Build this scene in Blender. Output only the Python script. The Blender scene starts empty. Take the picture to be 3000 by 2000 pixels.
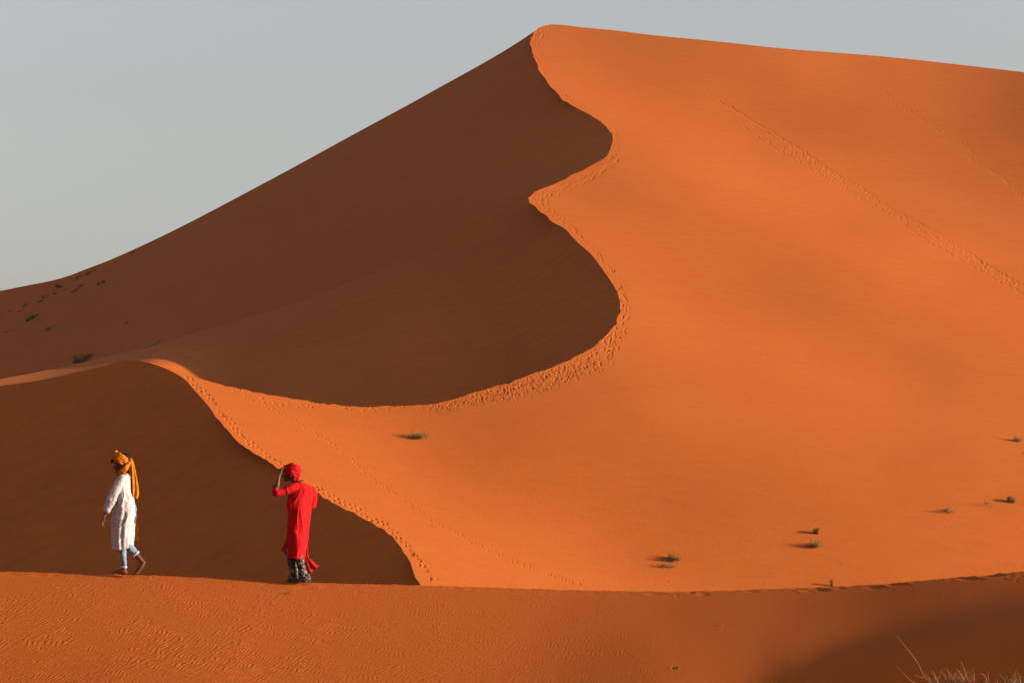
import bpy, bmesh, math, random
import numpy as np
from mathutils import Vector, Matrix, noise as mnoise

SC = bpy.context.scene
COL = SC.collection
rad = math.radians

# ------------------------------------------------------------------ camera, sky, sun, exposure
CAM_Z = 1.7
PITCH = math.atan(500.0 / 8333.0)
cam_data = bpy.data.cameras.new('camera')
cam_data.lens = 100.0
cam_data.sensor_width = 36.0
cam_data.clip_start = 0.5
cam_data.clip_end = 20000.0
cam = bpy.data.objects.new('camera', cam_data)
cam.location = (0, 0, CAM_Z)
cam.rotation_euler = (math.pi / 2 + PITCH, 0, 0)
COL.objects.link(cam)
SC.camera = cam

SUN_EL = rad(10.5)
SUN_AZ = rad(6.0)          # how far the sun stands on the camera's side of the right-hand direction
E_GAIN = 1.50; E_AMB = 0.12
S = Vector((math.cos(SUN_EL) * math.cos(SUN_AZ), -math.cos(SUN_EL) * math.sin(SUN_AZ), math.sin(SUN_EL)))
sun_data = bpy.data.lights.new('sun', 'SUN')
sun_data.energy = 5.0
sun_data.angle = rad(0.53)
sun_data.color = (1.0, 0.80, 0.60)
sun = bpy.data.objects.new('sun', sun_data)
sun.rotation_euler = S.to_track_quat('Z', 'Y').to_euler()
sun.location = (60, -10, 60)
COL.objects.link(sun)

world = bpy.data.worlds.new('World')
SC.world = world
world.use_nodes = True
nt = world.node_tree
nt.nodes.clear()
wo = nt.nodes.new('ShaderNodeOutputWorld')
bg = nt.nodes.new('ShaderNodeBackground')
sky = nt.nodes.new('ShaderNodeTexSky')
sky.sky_type = 'NISHITA'
sky.sun_disc = False
sky.sun_elevation = SUN_EL
sky.sun_rotation = math.atan2(S.x, S.y)
sky.air_density = 1.0
sky.dust_density = 3.0
sky.ozone_density = 1.0
hs = nt.nodes.new('ShaderNodeHueSaturation')
hs.inputs['Saturation'].default_value = 0.26
nt.links.new(sky.outputs[0], hs.inputs['Color'])
nt.links.new(hs.outputs[0], bg.inputs['Color'])
bg.inputs['Strength'].default_value = 0.066
nt.links.new(bg.outputs[0], wo.inputs['Surface'])

SC.view_settings.view_transform = 'Standard'
SC.view_settings.look = 'None'
SC.view_settings.gamma = 1.0
SC.view_settings.exposure = 1.72

# ------------------------------------------------------------------ helpers
def tag(o, label=None, cat=None, group=None, kind=None):
    if label: o['label'] = label
    if cat: o['category'] = cat
    if group: o['group'] = group
    if kind: o['kind'] = kind
    return o

def link_mesh(name, me, mat=None, parent=None):
    o = bpy.data.objects.new(name, me)
    COL.objects.link(o)
    if mat: me.materials.append(mat)
    if parent: o.parent = parent
    return o

def fast_mesh(name, co, quads, smooth=True):
    """co (n,3) float array, quads (m,4) int array"""
    me = bpy.data.meshes.new(name)
    n, m = len(co), len(quads)
    me.vertices.add(n)
    me.vertices.foreach_set('co', np.asarray(co, dtype=np.float32).ravel())
    me.loops.add(m * 4)
    me.loops.foreach_set('vertex_index', np.asarray(quads, dtype=np.int32).ravel())
    me.polygons.add(m)
    me.polygons.foreach_set('loop_start', np.arange(0, m * 4, 4, dtype=np.int32))
    me.polygons.foreach_set('use_smooth', np.full(m, smooth, dtype=bool))
    me.update(calc_edges=True)
    me.validate()
    return me

def grid_quads(nr, nc, off=0):
    i = np.arange(nr - 1)[:, None] * nc
    j = np.arange(nc - 1)[None, :]
    a = (i + j).ravel() + off
    return np.stack([a, a + nc, a + nc + 1, a + 1], axis=1)

def rays(px, py):
    """direction tangents of a photo pixel: X = u*D, Z = CAM_Z + v*D at plan depth D"""
    a = (np.asarray(px, float) - 1500.0) / 8333.0
    b = (1000.0 - np.asarray(py, float)) / 8333.0
    c, s = math.cos(PITCH), math.sin(PITCH)
    yw = c - b * s
    return a / yw, (s + b * c) / yw

def world_pt(px, py, D):
    u, v = rays(px, py)
    return np.stack(np.broadcast_arrays(u * D, D * np.ones_like(u), CAM_Z + v * D), axis=-1)

def vnoise(x, y, seed=0):
    x = np.asarray(x, float); y = np.asarray(y, float)
    xi = np.floor(x).astype(np.int64); yi = np.floor(y).astype(np.int64)
    xf = x - xi; yf = y - yi
    def h(i, j):
        n = (i * 374761393 + j * 668265263 + seed * 1442695041) & 0xffffffff
        n = ((n ^ (n >> 13)) * 1274126177) & 0xffffffff
        n = n ^ (n >> 16)
        return (n & 0xffff) / 32767.5 - 1.0
    sx = xf * xf * xf * (xf * (xf * 6 - 15) + 10); sy = yf * yf * yf * (yf * (yf * 6 - 15) + 10)
    a = h(xi, yi) * (1 - sx) + h(xi + 1, yi) * sx
    b = h(xi, yi + 1) * (1 - sx) + h(xi + 1, yi + 1) * sx
    return a * (1 - sy) + b * sy

def curve_fn(pts, key=0):
    """monotone cubic (Fritsch-Carlson) interpolation of the other coordinate over pts[key]"""
    p = sorted(pts, key=lambda q: q[key])
    x = np.array([q[key] for q in p], float); y = np.array([q[1 - key] for q in p], float)
    h = np.diff(x); d = np.diff(y) / h
    m = np.empty(len(x)); m[0] = d[0]; m[-1] = d[-1]
    for i in range(1, len(x) - 1):
        m[i] = 0 if d[i - 1] * d[i] <= 0 else (h[i - 1] + h[i]) / (h[i - 1] / d[i] + h[i] / d[i - 1])
    def f(t):
        t = np.asarray(t, float)
        tc = np.clip(t, x[0], x[-1])
        k = np.clip(np.searchsorted(x, tc, side='right') - 1, 0, len(h) - 1)
        s = (tc - x[k]) / h[k]
        r = ((1 + 2 * s) * (1 - s) ** 2 * y[k] + s * (1 - s) ** 2 * h[k] * m[k]
             + s * s * (3 - 2 * s) * y[k + 1] + s * s * (s - 1) * h[k] * m[k + 1])
        return r + np.where(t < x[0], (t - x[0]) * m[0], 0) + np.where(t > x[-1], (t - x[-1]) * m[-1], 0)
    return f

# ------------------------------------------------------------------ sand materials
def sand_material(name, base, base2, ripple=None, grain=(60.0, 0.02), streak=0.0):
    m = bpy.data.materials.new(name); m.use_nodes = True
    t = m.node_tree; N = t.nodes; L = t.links
    bs = N['Principled BSDF']
    bs.inputs['Roughness'].default_value = 0.95
    bs.inputs['Specular IOR Level'].default_value = 0.08
    tc = N.new('ShaderNodeTexCoord')
    n1 = N.new('ShaderNodeTexNoise'); n1.inputs['Scale'].default_value = 0.045; n1.inputs['Detail'].default_value = 3
    mp = N.new('ShaderNodeMapping'); mp.inputs['Scale'].default_value = (1.0, 0.5, 2.0)
    L.new(tc.outputs['Object'], mp.inputs[0]); L.new(mp.outputs[0], n1.inputs['Vector'])
    n2 = N.new('ShaderNodeTexNoise'); n2.inputs['Scale'].default_value = grain[0]; n2.inputs['Detail'].default_value = 2
    L.new(tc.outputs['Object'], n2.inputs['Vector'])
    mix = N.new('ShaderNodeMix'); mix.data_type = 'RGBA'
    mix.inputs[6].default_value = (*base, 1); mix.inputs[7].default_value = (*base2, 1)
    ramp = N.new('ShaderNodeMapRange'); ramp.inputs[1].default_value = 0.3; ramp.inputs[2].default_value = 0.7
    L.new(n1.outputs[0], ramp.inputs[0]); L.new(ramp.outputs[0], mix.inputs[0])
    mul = N.new('ShaderNodeMapRange'); mul.inputs[1].default_value = 0.25; mul.inputs[2].default_value = 0.75
    mul.inputs[3].default_value = 0.93; mul.inputs[4].default_value = 1.07
    L.new(n2.outputs[0], mul.inputs[0])
    hsv = N.new('ShaderNodeHueSaturation')
    L.new(mix.outputs[2], hsv.inputs['Color']); L.new(mul.outputs[0], hsv.inputs['Value'])
    L.new(hsv.outputs[0], bs.inputs['Base Color'])
    if streak:
        # old slumps: faint streaks that run down the fall line
        mp2 = N.new('ShaderNodeMapping'); mp2.inputs['Scale'].default_value = (0.35, 0.9, 0.12); mp2.inputs['Rotation'].default_value = (0, 0, rad(-38))
        L.new(tc.outputs['Object'], mp2.inputs[0])
        n3 = N.new('ShaderNodeTexNoise'); n3.inputs['Scale'].default_value = 1.0; n3.inputs['Detail'].default_value = 5
        L.new(mp2.outputs[0], n3.inputs['Vector'])
        r3 = N.new('ShaderNodeMapRange'); r3.inputs[1].default_value = 0.3; r3.inputs[2].default_value = 0.7
        r3.inputs[3].default_value = 1 - streak; r3.inputs[4].default_value = 1 + streak
        L.new(n3.outputs[0], r3.inputs[0])
        mm = N.new('ShaderNodeMath'); mm.operation = 'MULTIPLY'
        L.new(mul.outputs[0], mm.inputs[0]); L.new(r3.outputs[0], mm.inputs[1]); L.new(mm.outputs[0], hsv.inputs['Value'])
    if ripple:
        ripple(N, L, tc, bs)
    else:
        b = N.new('ShaderNodeBump'); b.inputs['Strength'].default_value = 0.35; b.inputs['Distance'].default_value = grain[1]
        L.new(n2.outputs[0], b.inputs['Height']); L.new(b.outputs[0], bs.inputs['Normal'])
    return m

def near_ripples(N, L, tc, bs):
    """wind ripples: an asymmetric wave over warped plan coordinates, strongest low on the slope at the left"""
    def math_(op, a, b=None, c=None):
        n = N.new('ShaderNodeMath'); n.operation = op
        for k, q in enumerate((a, b, c)):
            if q is None: continue
            if isinstance(q, (int, float)): n.inputs[k].default_value = q
            else: L.new(q, n.inputs[k])
        return n.outputs[0]
    sep = N.new('ShaderNodeSeparateXYZ'); L.new(tc.outputs['Object'], sep.inputs[0])
    X, Y = sep.outputs[0], sep.outputs[1]
    def noise_(scale, sx, sy, detail=2.0, rot=0.0):
        mp = N.new('ShaderNodeMapping'); mp.inputs['Scale'].default_value = (sx, sy, 0.0)
        mp.inputs['Rotation'].default_value = (0, 0, rot)
        L.new(tc.outputs['Object'], mp.inputs[0])
        n = N.new('ShaderNodeTexNoise'); n.inputs['Scale'].default_value = scale; n.inputs['Detail'].default_value = detail
        L.new(mp.outputs[0], n.inputs['Vector'])
        return n.outputs[0]
    ang = rad(54)
    # q runs across the ripples
    q = math_('ADD', math_('MULTIPLY', X, -math.sin(ang)), math_('MULTIPLY', Y, math.cos(ang)))
    w1 = math_('MULTIPLY', math_('SUBTRACT', noise_(0.9, 1, 1), 0.5), 0.55)
    w2 = math_('MULTIPLY', math_('SUBTRACT', noise_(5.5, 1, 1, 2.5), 0.5), 0.17)
    qq = math_('ADD', math_('ADD', q, w1), w2)
    ph = math_('MULTIPLY', qq, 1.0 / 0.058)
    fr = math_('FRACT', ph)
    # saw-like profile: gentle rise, short drop
    up = math_('MULTIPLY', fr, 1.0 / 0.72)
    dn = math_('MULTIPLY', math_('SUBTRACT', 1.0, fr), 1.0 / 0.28)
    h = math_('SMOOTH_MIN', up, dn, 0.25)
    amp1 = N.new('ShaderNodeMapRange'); amp1.inputs[1].default_value = 42.0; amp1.inputs[2].default_value = 39.4
    amp1.inputs[3].default_value = 0.12; amp1.inputs[4].default_value = 1.0
    L.new(Y, amp1.inputs[0])
    amp2 = N.new('ShaderNodeMapRange'); amp2.inputs[1].default_value = 2.5; amp2.inputs[2].default_value = -4.5
    amp2.inputs[3].default_value = 0.10; amp2.inputs[4].default_value = 1.0
    L.new(X, amp2.inputs[0])
    pat = N.new('ShaderNodeMapRange'); pat.inputs[1].default_value = 0.36; pat.inputs[2].default_value = 0.62
    pat.inputs[3].default_value = 0.45; pat.inputs[4].default_value = 1.0
    L.new(noise_(1.3, 1, 1), pat.inputs[0])
    brk = N.new('ShaderNodeMapRange'); brk.inputs[1].default_value = 0.40; brk.inputs[2].default_value = 0.6
    brk.inputs[3].default_value = 0.3; brk.inputs[4].default_value = 1.0
    L.new(noise_(5.0, 1.0, 2.6, 2.0, rad(-54)), brk.inputs[0])
    amp = math_('MULTIPLY', math_('MULTIPLY', amp1.outputs[0], amp2.outputs[0]), math_('MULTIPLY', pat.outputs[0], brk.outputs[0]))
    gr = math_('MULTIPLY', noise_(55, 1, 1, 2), 0.05)
    med = math_('MULTIPLY', noise_(6, 1, 1, 2), 0.16)
    tot = math_('ADD', math_('ADD', math_('MULTIPLY', h, amp), gr), med)
    b = N.new('ShaderNodeBump'); b.inputs['Strength'].default_value = 1.0; b.inputs['Distance'].default_value = RIPPLE_H
    L.new(tot, b.inputs['Height']); L.new(b.outputs[0], bs.inputs['Normal'])

RIPPLE_H = 0.0088
SAND_A = (0.274, 0.0650, 0.0078)
SAND_B = (0.256, 0.0585, 0.0067)
M_far = sand_material('far sand', SAND_A, SAND_B, grain=(3.0, 0.05), streak=0.05)
M_slip = sand_material('slip face sand', SAND_A, SAND_B, grain=(2.2, 0.05), streak=0.09)
M_near = sand_material('near sand', (0.268, 0.0605, 0.0090), (0.250, 0.0550, 0.0078), ripple=near_ripples, grain=(70.0, 0.004))

# ------------------------------------------------------------------ outlines of the dunes, read off the photograph
RIDGE_S = [(1615,72),(1592,77),(1569,90),(1559,107),(1557,138),(1563,165),(1577,199),(1600,234),(1626,266),(1645,287),
           (1684,314),(1730,339),(1764,362),(1783,383),(1794,410),(1787,437),(1774,460),(1730,486),(1672,515),(1615,544),
           (1565,565),(1547,583),(1577,615),(1615,646),(1653,672),(1691,711),(1730,745),(1768,795),(1791,829),(1808,860),
           (1814,910),(1806,944),(1795,960)]
RIDGE_LOW = [(438,1059),(467,1066),(520,1084),(591,1109),(687,1134),(830,1162),(974,1184),(1070,1190),(1191,1186),(1268,1182),
             (1325,1169),(1402,1144),(1490,1119),(1546,1099),(1596,1082),(1684,1044),(1741,1013),(1783,975),(1795,960)]
RIDGE_NEAR = [(438,1061),(486,1079),(520,1096),(543,1112),(567,1139),(601,1177),(630,1215),(668,1261),(711,1304),(763,1337),
              (811,1368),(870,1405),(926,1440),(974,1471),(1022,1495),(1079,1526),(1146,1569),(1177,1610),(1201,1643),
              (1213,1679),(1235,1715),(1262,1760)]
NEAR_TOP = [(-400,1190),(0,1129),(115,1112),(230,1087),(316,1067),(345,1058),(365,1053),(385,1051),(405,1053),(438,1061)]
SKY_R = [(1615,72),(1650,74),(1707,81),(1787,88),(1900,102),(2092,121),(2296,143),(2551,163),(3000,212),(3400,262)]
SKY_L = [(-400,915),(0,853),(86,836),(143,825),(201,809),(258,787),(316,765),(373,740),(430,714),(765,542),(1046,389),
         (1275,264),(1556,99),(1569,90)]
SPUR = [(-400,1180),(0,1109),(115,1087),(230,1062),(344,1036),(430,1016),(500,997),(625,960),(893,880),(1110,797),(1340,720),(1560,640)]
CREST = [(-1500,1640),(-400,1660),(0,1672),(360,1682),(640,1691),(900,1705),(1235,1713),(1700,1727),(1950,1731),(2300,1722),
         (2550,1712),(2800,1690),(3000,1672),(3400,1625),(4500,1450)]
f_ridge = curve_fn(RIDGE_S, key=1)
f_low = curve_fn(RIDGE_LOW)
f_near = curve_fn(RIDGE_NEAR)
f_ntop = curve_fn(NEAR_TOP)
f_skyr = curve_fn(SKY_R)
f_skyl = curve_fn(SKY_L)
f_spur = curve_fn(SPUR)
f_crest = curve_fn(CREST)

# ------------------------------------------------------------------ the great lit face as a height field over the plan (relative to the eye)
def softplus(t): return np.logaddexp(0.0, t)

def h_base(x, y):
    return -3.3 - 0.17 * x + 0.20 * (y - 240) + 0.16 * 25 * softplus((y - 290) / 25.0)

def thin_plate(pts, vals, smooth):
    P = np.array(pts, float) / 300.0; n = len(P)
    def K(A, B):
        r2 = ((A[:, None] - B[None]) ** 2).sum(-1) + 1e-12
        return 0.5 * r2 * np.log(r2)
    M = np.zeros((n + 3, n + 3)); M[:n, :n] = K(P, P) + smooth * np.eye(n)
    M[:n, n] = 1; M[:n, n + 1:] = P; M[n, :n] = 1; M[n + 1:, :n] = P.T
    w = np.linalg.solve(M, np.r_[np.array(vals, float), 0, 0, 0])
    def f(x, y):
        sh = x.shape; Q = np.stack([x.ravel(), y.ravel()], 1) / 300.0
        return (K(Q, P) @ w[:n] + w[n] + Q @ w[n + 1:]).reshape(sh)
    return f

def relief(hb, pts, vals, smooth, ambient, gain, lims, s0, s1, t0, t1, step, py_of, prev=None, off_want=None, post=None):
    """undulations of a dune face. The photo's brightness tells how much each spot is tilted towards the sun;
    the tilt is summed up along the sun's direction over the plan, which gives the height to add."""
    ex, ey = S.x / math.hypot(S.x, S.y), S.y / math.hypot(S.x, S.y)
    sg = np.arange(s0, s1, step); tg = np.arange(t0, t1, step)
    SS, TT = np.meshgrid(sg, tg)
    X = SS * ex - TT * ey; Y = SS * ey + TT * ex
    f = thin_plate(pts, vals, smooth)
    e = 0.5
    Z = hb(X, Y); gx_ = (hb(X + e, Y) - Z) / e; gy_ = (hb(X, Y + e) - Z) / e
    nrm = np.sqrt(1 + gx_ ** 2 + gy_ ** 2)
    # where does this plan point stand in the photo
    Zp = Z + (prev(X, Y) if prev else 0)
    u = X / Y; v = Zp / Y
    th = np.arctan(v) - PITCH
    pyy = 1000 - 8333.0 * np.tan(th); yw = math.cos(PITCH) - (1000 - pyy) / 8333.0 * math.sin(PITCH)
    pxx = 1500 + 8333.0 * u * yw
    praw = pxx
    pxx = np.clip(pxx, lims[0], lims[1]); pyy = np.clip(pyy, lims[2], lims[3])
    want = (np.clip(f(pxx, pyy), min(vals) * 0.97, max(vals) * 1.02) - ambient) / gain
    if post: want = want + post(pxx, pyy)
    if off_want is not None:
        w = np.clip((praw - 3060) / 300.0, 0, 1)
        want = np.maximum(want, 0.004) * (1 - w) + off_want * w
    have = (-gx_ * S.x - gy_ * S.y + S.z) / nrm
    dg = -(want - have) * nrm / math.hypot(S.x, S.y)
    H = np.cumsum(dg, axis=1) * step
    H -= H[:, [int(len(sg) * py_of)]]
    # smooth across the sun's direction so that neighbouring lines agree
    k = np.exp(-0.5 * (np.arange(-6, 7) / 2.5) ** 2); k /= k.sum()
    Hp = np.pad(H, ((6, 6), (0, 0)), mode='edge')
    H = sum(k[i] * Hp[i:i + H.shape[0]] for i in range(13))
    def dh(x, y):
        s = (x * ex + y * ey - s0) / step; t = (-x * ey + y * ex - t0) / step
        s = np.clip(s, 1, len(sg) - 3.001); t = np.clip(t, 1, len(tg) - 3.001)
        i = s.astype(int); j = t.astype(int); fs = s - i; ft = t - j
        def cr(p0, p1, p2, p3, q): return p1 + 0.5 * q * (p2 - p0 + q * (2 * p0 - 5 * p1 + 4 * p2 - p3 + q * (3 * (p1 - p2) + p3 - p0)))
        r = [cr(H[j + m, i - 1], H[j + m, i], H[j + m, i + 1], H[j + m, i + 2], fs) for m in (-1, 0, 1, 2)]
        return cr(*r, ft)
    return dh

C_PTS = [(480,90,.58),(470,180,.66),(560,230,.68),(650,300,.70),(600,130,.56),(750,150,.52),(900,130,.55),(1100,150,.60),(1300,170,.56),
 (1500,200,.44),(1560,235,.38),(1400,300,.52),(1200,250,.54),(1000,200,.55),(850,240,.62),(750,320,.67),(900,420,.68),(1100,500,.68),
 (1300,620,.67),(1500,720,.66),(1560,420,.50),(1350,400,.56),(1150,350,.58),(1000,300,.58),(640,390,.58),(560,430,.57),(800,480,.60),
 (950,600,.58),(1100,660,.56),(1250,760,.58),(1400,870,.57),(1550,860,.60),(560,540,.66),(700,600,.66),(680,700,.68),(850,780,.66),
 (1050,850,.66),(1250,900,.65),(750,850,.62),(600,870,.54),(500,920,.52),(350,950,.53),(250,960,.52),(400,1050,.52),(350,1000,.50),
 (180,960,.58),(50,940,.66),(60,1000,.72),(100,1100,.73),(250,1250,.74),(150,1060,.70),(300,1150,.68),(450,1300,.72),(500,1150,.60),
 (550,1050,.55),(700,1100,.55),(850,1150,.54),(700,1250,.58),(900,1300,.58),(850,950,.60),(1050,1000,.60),(1250,1050,.60),(1150,1200,.57),
 (1300,1250,.59),(1450,1150,.62),(1500,1000,.62),(1400,1080,.58),(650,1330,.68),(1000,1330,.58),(1400,1280,.61),(1550,1250,.62),
 (-350,860,.72),(-200,930,.74),(-100,1000,.74),(0,1080,.73)]
C_PTS = [(1000 + x * 1.2755, y * 1.2755, v) for x, y, v in C_PTS]
C_GAIN = 1.50; C_AMB = 0.13
dh_lit = None
for _ in range(3):
  dh_lit = relief(h_base, [p[:2] for p in C_PTS], [p[2] for p in C_PTS], 0.02, C_AMB, C_GAIN, (420, 3050, 75, 1750),
                -170, 130, 170, 700, 1.5, 0.30, dh_lit)
def h_lit(x, y):
    return h_base(x, y) + dh_lit(x, y) + 0.10 * vnoise(x / 15.0 + 9.3, y / 22.0, 8)

def solve(px, py, hf, D0=330.0, it=40):
    u, v = rays(px, py)
    D = np.full(u.shape, D0)
    for _ in range(it):
        F = v * D - hf(u * D, D)
        e = 0.5
        F2 = v * (D + e) - hf(u * (D + e), D + e)
        g = (F2 - F) / e
        g = np.minimum(g, -0.03)
        D = np.clip(D - 0.8 * F / g, 30, 900)
    return D

# ------------------------------------------------------------------ footprints: dents drawn into a 1-pixel raster over the face, then given to its vertices
RX0, RY0, RW, RH = 400, 60, 2950, 1760
RAST = np.zeros((RH, RW), np.float32)
rng = np.random.default_rng(7)
def dent(px, py, depth, sx, sy, rast=None, x0=None, y0=None, ang=0.0):
    R = RAST if rast is None else rast
    ox = RX0 if x0 is None else x0; oy = RY0 if y0 is None else y0
    k = int(3 * max(sx, sy)) + 2
    cx, cy = px - ox, py - oy
    i0, i1 = max(0, int(cx) - k), min(R.shape[1], int(cx) + k + 1)
    j0, j1 = max(0, int(cy) - k), min(R.shape[0], int(cy) + k + 1)
    if i1 <= i0 or j1 <= j0: return
    xx = np.arange(i0, i1)[None, :] - cx; yy = np.arange(j0, j1)[:, None] - cy
    c, s = math.cos(ang), math.sin(ang)
    a = (xx * c + yy * s) / sx; b = (-xx * s + yy * c) / sy
    r2 = a * a + b * b
    R[j0:j1, i0:i1] += depth * (-np.exp(-0.5 * r2) + 0.28 * np.exp(-0.5 * (np.sqrt(r2) - 1.9) ** 2 / 0.16)).astype(np.float32)

def polyline(pts, step):
    P = np.array(pts, float); d = np.r_[0, np.cumsum(np.hypot(*np.diff(P, axis=0).T))]
    t = np.arange(0, d[-1], step)
    x = np.interp(t, d, P[:, 0]); y = np.interp(t, d, P[:, 1])
    tx = np.gradient(x); ty = np.gradient(y); n = np.hypot(tx, ty) + 1e-9
    return x, y, tx / n, ty / n, t / d[-1]

def track(pts, step=9, lat=4.0, depth=0.10, sx=3.2, sy=1.9, keep=1.0, jit=1.5):
    x, y, tx, ty, t = polyline(pts, step)
    side = 1
    for k in range(len(x)):
        side = -side
        if rng.random() > keep: continue
        o = side * lat * 0.5 + rng.normal(0, jit)
        dent(x[k] - ty[k] * o + rng.normal(0, 1.0), y[k] + tx[k] * o, 0.66 * depth * rng.uniform(0.5, 1.2), sx * rng.uniform(.8, 1.2), sy * rng.uniform(.8, 1.2))

# the trampled crest: a belt of overlapping prints that follows the ridge on its lit side
belt = [(x, y) for x, y in RIDGE_S] + list(reversed(RIDGE_LOW[6:-1]))
bx, by, btx, bty, bt = polyline(belt, 2.0)
def belt_width(px, py):
    f = curve_fn([(72,26),(140,22),(330,12),(420,24),(470,40),(560,40),(620,34),(700,24),(860,30),(960,46),(1010,70),(1060,62),(1190,42)])
    return float(f(py))
for k in range(len(bx)):
    w = belt_width(bx[k], by[k])
    if by[k] > 1120: w *= max(0.25, (bx[k] - 1080) / 420.0) if bx[k] < 1500 else 1.0
    dens = 0.80 if by[k] < 960 else 1.1
    if bx[k] < 1250 and by[k] > 1100: dens = 0.35
    for _ in range(rng.poisson(dens * w / 26.0)):
        o = 4 + abs(rng.beta(1.5, 1.7)) * w
        # lit side lies to the left of travel down the ridge (screen right / below)
        nx, ny = bty[k], -btx[k]
        if by[k] < 960 and nx < 0 and abs(bty[k]) > 0.3: nx, ny = -nx, -ny
        if abs(bty[k]) <= 0.3: 
            nx, ny = (-bty[k], btx[k]) if btx[k] > 0 else (bty[k], -btx[k])
            if ny < 0 and by[k] > 900: nx, ny = -nx, -ny
        dent(bx[k] + nx * o + rng.normal(0, 1.5), by[k] + ny * o + rng.normal(0, 1.5), rng.uniform(0.025, 0.088), rng.uniform(1.6, 2.6), rng.uniform(1.1, 1.7), ang=rng.uniform(-.5, .5))
# hoof and foot tracks across the face
UP = [(2107,294),(2223,365),(2357,445),(2424,495),(2527,553),(2625,620),(2759,691),(2870,762),(2991,834),(3040,862)]
LO = [(2107,320),(2223,405),(2326,468),(2420,524),(2536,593),(2625,645),(2714,705),(2848,782),(2982,853),(3040,888)]
for f, st, kp, dp in ((0, 7, .9, .12), (.1, 10, .7, .11), (.3, 11, .7, .12), (.5, 12, .65, .11), (.72, 12, .7, .11), (1.0, 10, .85, .13)):
    P = [(a[0] * (1 - f) + b[0] * f, a[1] * (1 - f) + b[1] * f) for a, b in zip(UP, LO)]
    track(P, st, 3, dp, 2.6, 1.5, keep=kp, jit=1.0)
track([(2070,268),(2085,288),(2107,305)], 7, 4, 0.07, keep=.8); track([(2125,292),(2107,300)], 7, 2, 0.08)
L2 = [(2495,210),(2550,240),(2590,275),(2615,300),(2680,330),(2720,365),(2770,390),(2830,425),(2840,445),(2860,475),(2900,500),(2945,530),(2975,560),(3005,590)]
track(L2, 8, 8, 0.085, 2.8, 1.6, keep=.9, jit=2)
track([(x + 6, y + 5) for x, y in L2[2:]], 8, 6, 0.07, keep=.7, jit=2)
track([(1930,200),(1990,215),(2060,245)], 10, 3, 0.05, keep=.6)
# single file of prints beside the near ridge and the far trail
track([(545,1108),(580,1130),(612,1160),(640,1198),(672,1235),(720,1288),(770,1325),(812,1352),(860,1383)], 8, 6, 0.13, keep=.9, jit=2.2)
track([(925,1425),(975,1455),(1025,1482),(1080,1510),(1140,1545),(1185,1590),(1215,1625),(1245,1665),(1275,1700)], 9, 7, 0.14, keep=.9, jit=2.5)
track([(650,1125),(700,1138),(745,1170),(800,1192),(850,1223),(900,1252),(960,1292),(1010,1330),(1070,1380),(1110,1415),(1180,1460),(1260,1520),(1340,1565),(1420,1605),(1500,1640),(1600,1680),(1700,1712)],
      11, 2.5, 0.085, 2.8, 1.6, keep=.8, jit=1.4)
track([(745,1165),(800,1182),(860,1188),(930,1190)], 10, 6, 0.08, keep=.7)
track([(1700,140),(1650,118),(1620,110)], 12, 3, 0.08, keep=.6)

def sample(R, ox, oy, px, py):
    x = np.clip(px - ox, 0, R.shape[1] - 1.001); y = np.clip(py - oy, 0, R.shape[0] - 1.001)
    i = x.astype(int); j = y.astype(int); fx = x - i; fy = y - j
    v = R[j, i] * (1 - fx) * (1 - fy) + R[j, i + 1] * fx * (1 - fy) + R[j + 1, i] * (1 - fx) * fy + R[j + 1, i + 1] * fx * fy
    inside = (px >= ox) & (px < ox + R.shape[1] - 1) & (py >= oy) & (py < oy + R.shape[0] - 1)
    return v * inside

# ------------------------------------------------------------------ the lit face mesh
def rough_edge(t, amp, seed):
    return amp * (vnoise(t / 17.0, t * 0 + seed, seed) + 0.9 * vnoise(t / 7.0, t * 0 + 3.1, seed + 1) * (0.5 + np.abs(vnoise(t / 60.0, t * 0 + 8.1, seed + 5)) * 1.5))

xs_off = np.concatenate([np.arange(0, 130, 1.8), np.arange(130, 1300, 2.7), np.arange(1300, 1620, 8)])
seam_x = 1795 + xs_off * (1600.0 / xs_off[-1])
rr = np.concatenate([np.arange(72, 960, 2.3), [960.0]])
rx = f_ridge(rr) + np.where((rr > 95) & (rr < 955), rough_edge(rr, 2.6, 3), 0)
x_end = seam_x[-1]
T = (seam_x - 1795) / (x_end - 1795)
PX = rx[:, None] + T[None, :] * (x_end - rx[:, None])
PX[-1] = seam_x
sfrac = (rr - 72) / (960 - 72)
sk = lambda x: f_skyr(np.maximum(x, 1615))
PY = rr[:, None] + (sk(PX) - sk(rx)[:, None]) * (1 - sfrac)[:, None]
n1r, n1c = PX.shape
# lower block: columns
cols = np.concatenate([np.arange(438, 1795, 2.1), seam_x])
top = np.where(cols < 1795, f_low(np.minimum(cols, 1795)) + np.where((cols > 600) & (cols < 1780), rough_edge(cols, 1.5, 9), 0), 960.0)
bot_l = f_near(np.minimum(cols, 1262)) + np.where((cols > 600) & (cols < 1262), rough_edge(cols, 2.2, 15), 0)
bot = np.where(cols < 1262, bot_l, 1790.0 + 0 * cols)
bot = np.maximum(bot, top + 1.5)
tt = np.linspace(0, 1, 330)
QY = top[None, :] + tt[:, None] * (bot - top)[None, :]
QX = np.repeat(cols[None, :], len(tt), 0)

APX = np.concatenate([PX.ravel(), QX[:, :].ravel()])
APY = np.concatenate([PY.ravel(), QY.ravel()])
AD = solve(APX, APY, h_lit)
Wp = world_pt(APX, APY, AD)
Wp[:, 2] += sample(RAST, RX0, RY0, APX, APY)
q1 = grid_quads(n1r, n1c)
off = n1r * n1c
q2 = grid_quads(len(tt), len(cols), off)
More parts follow.
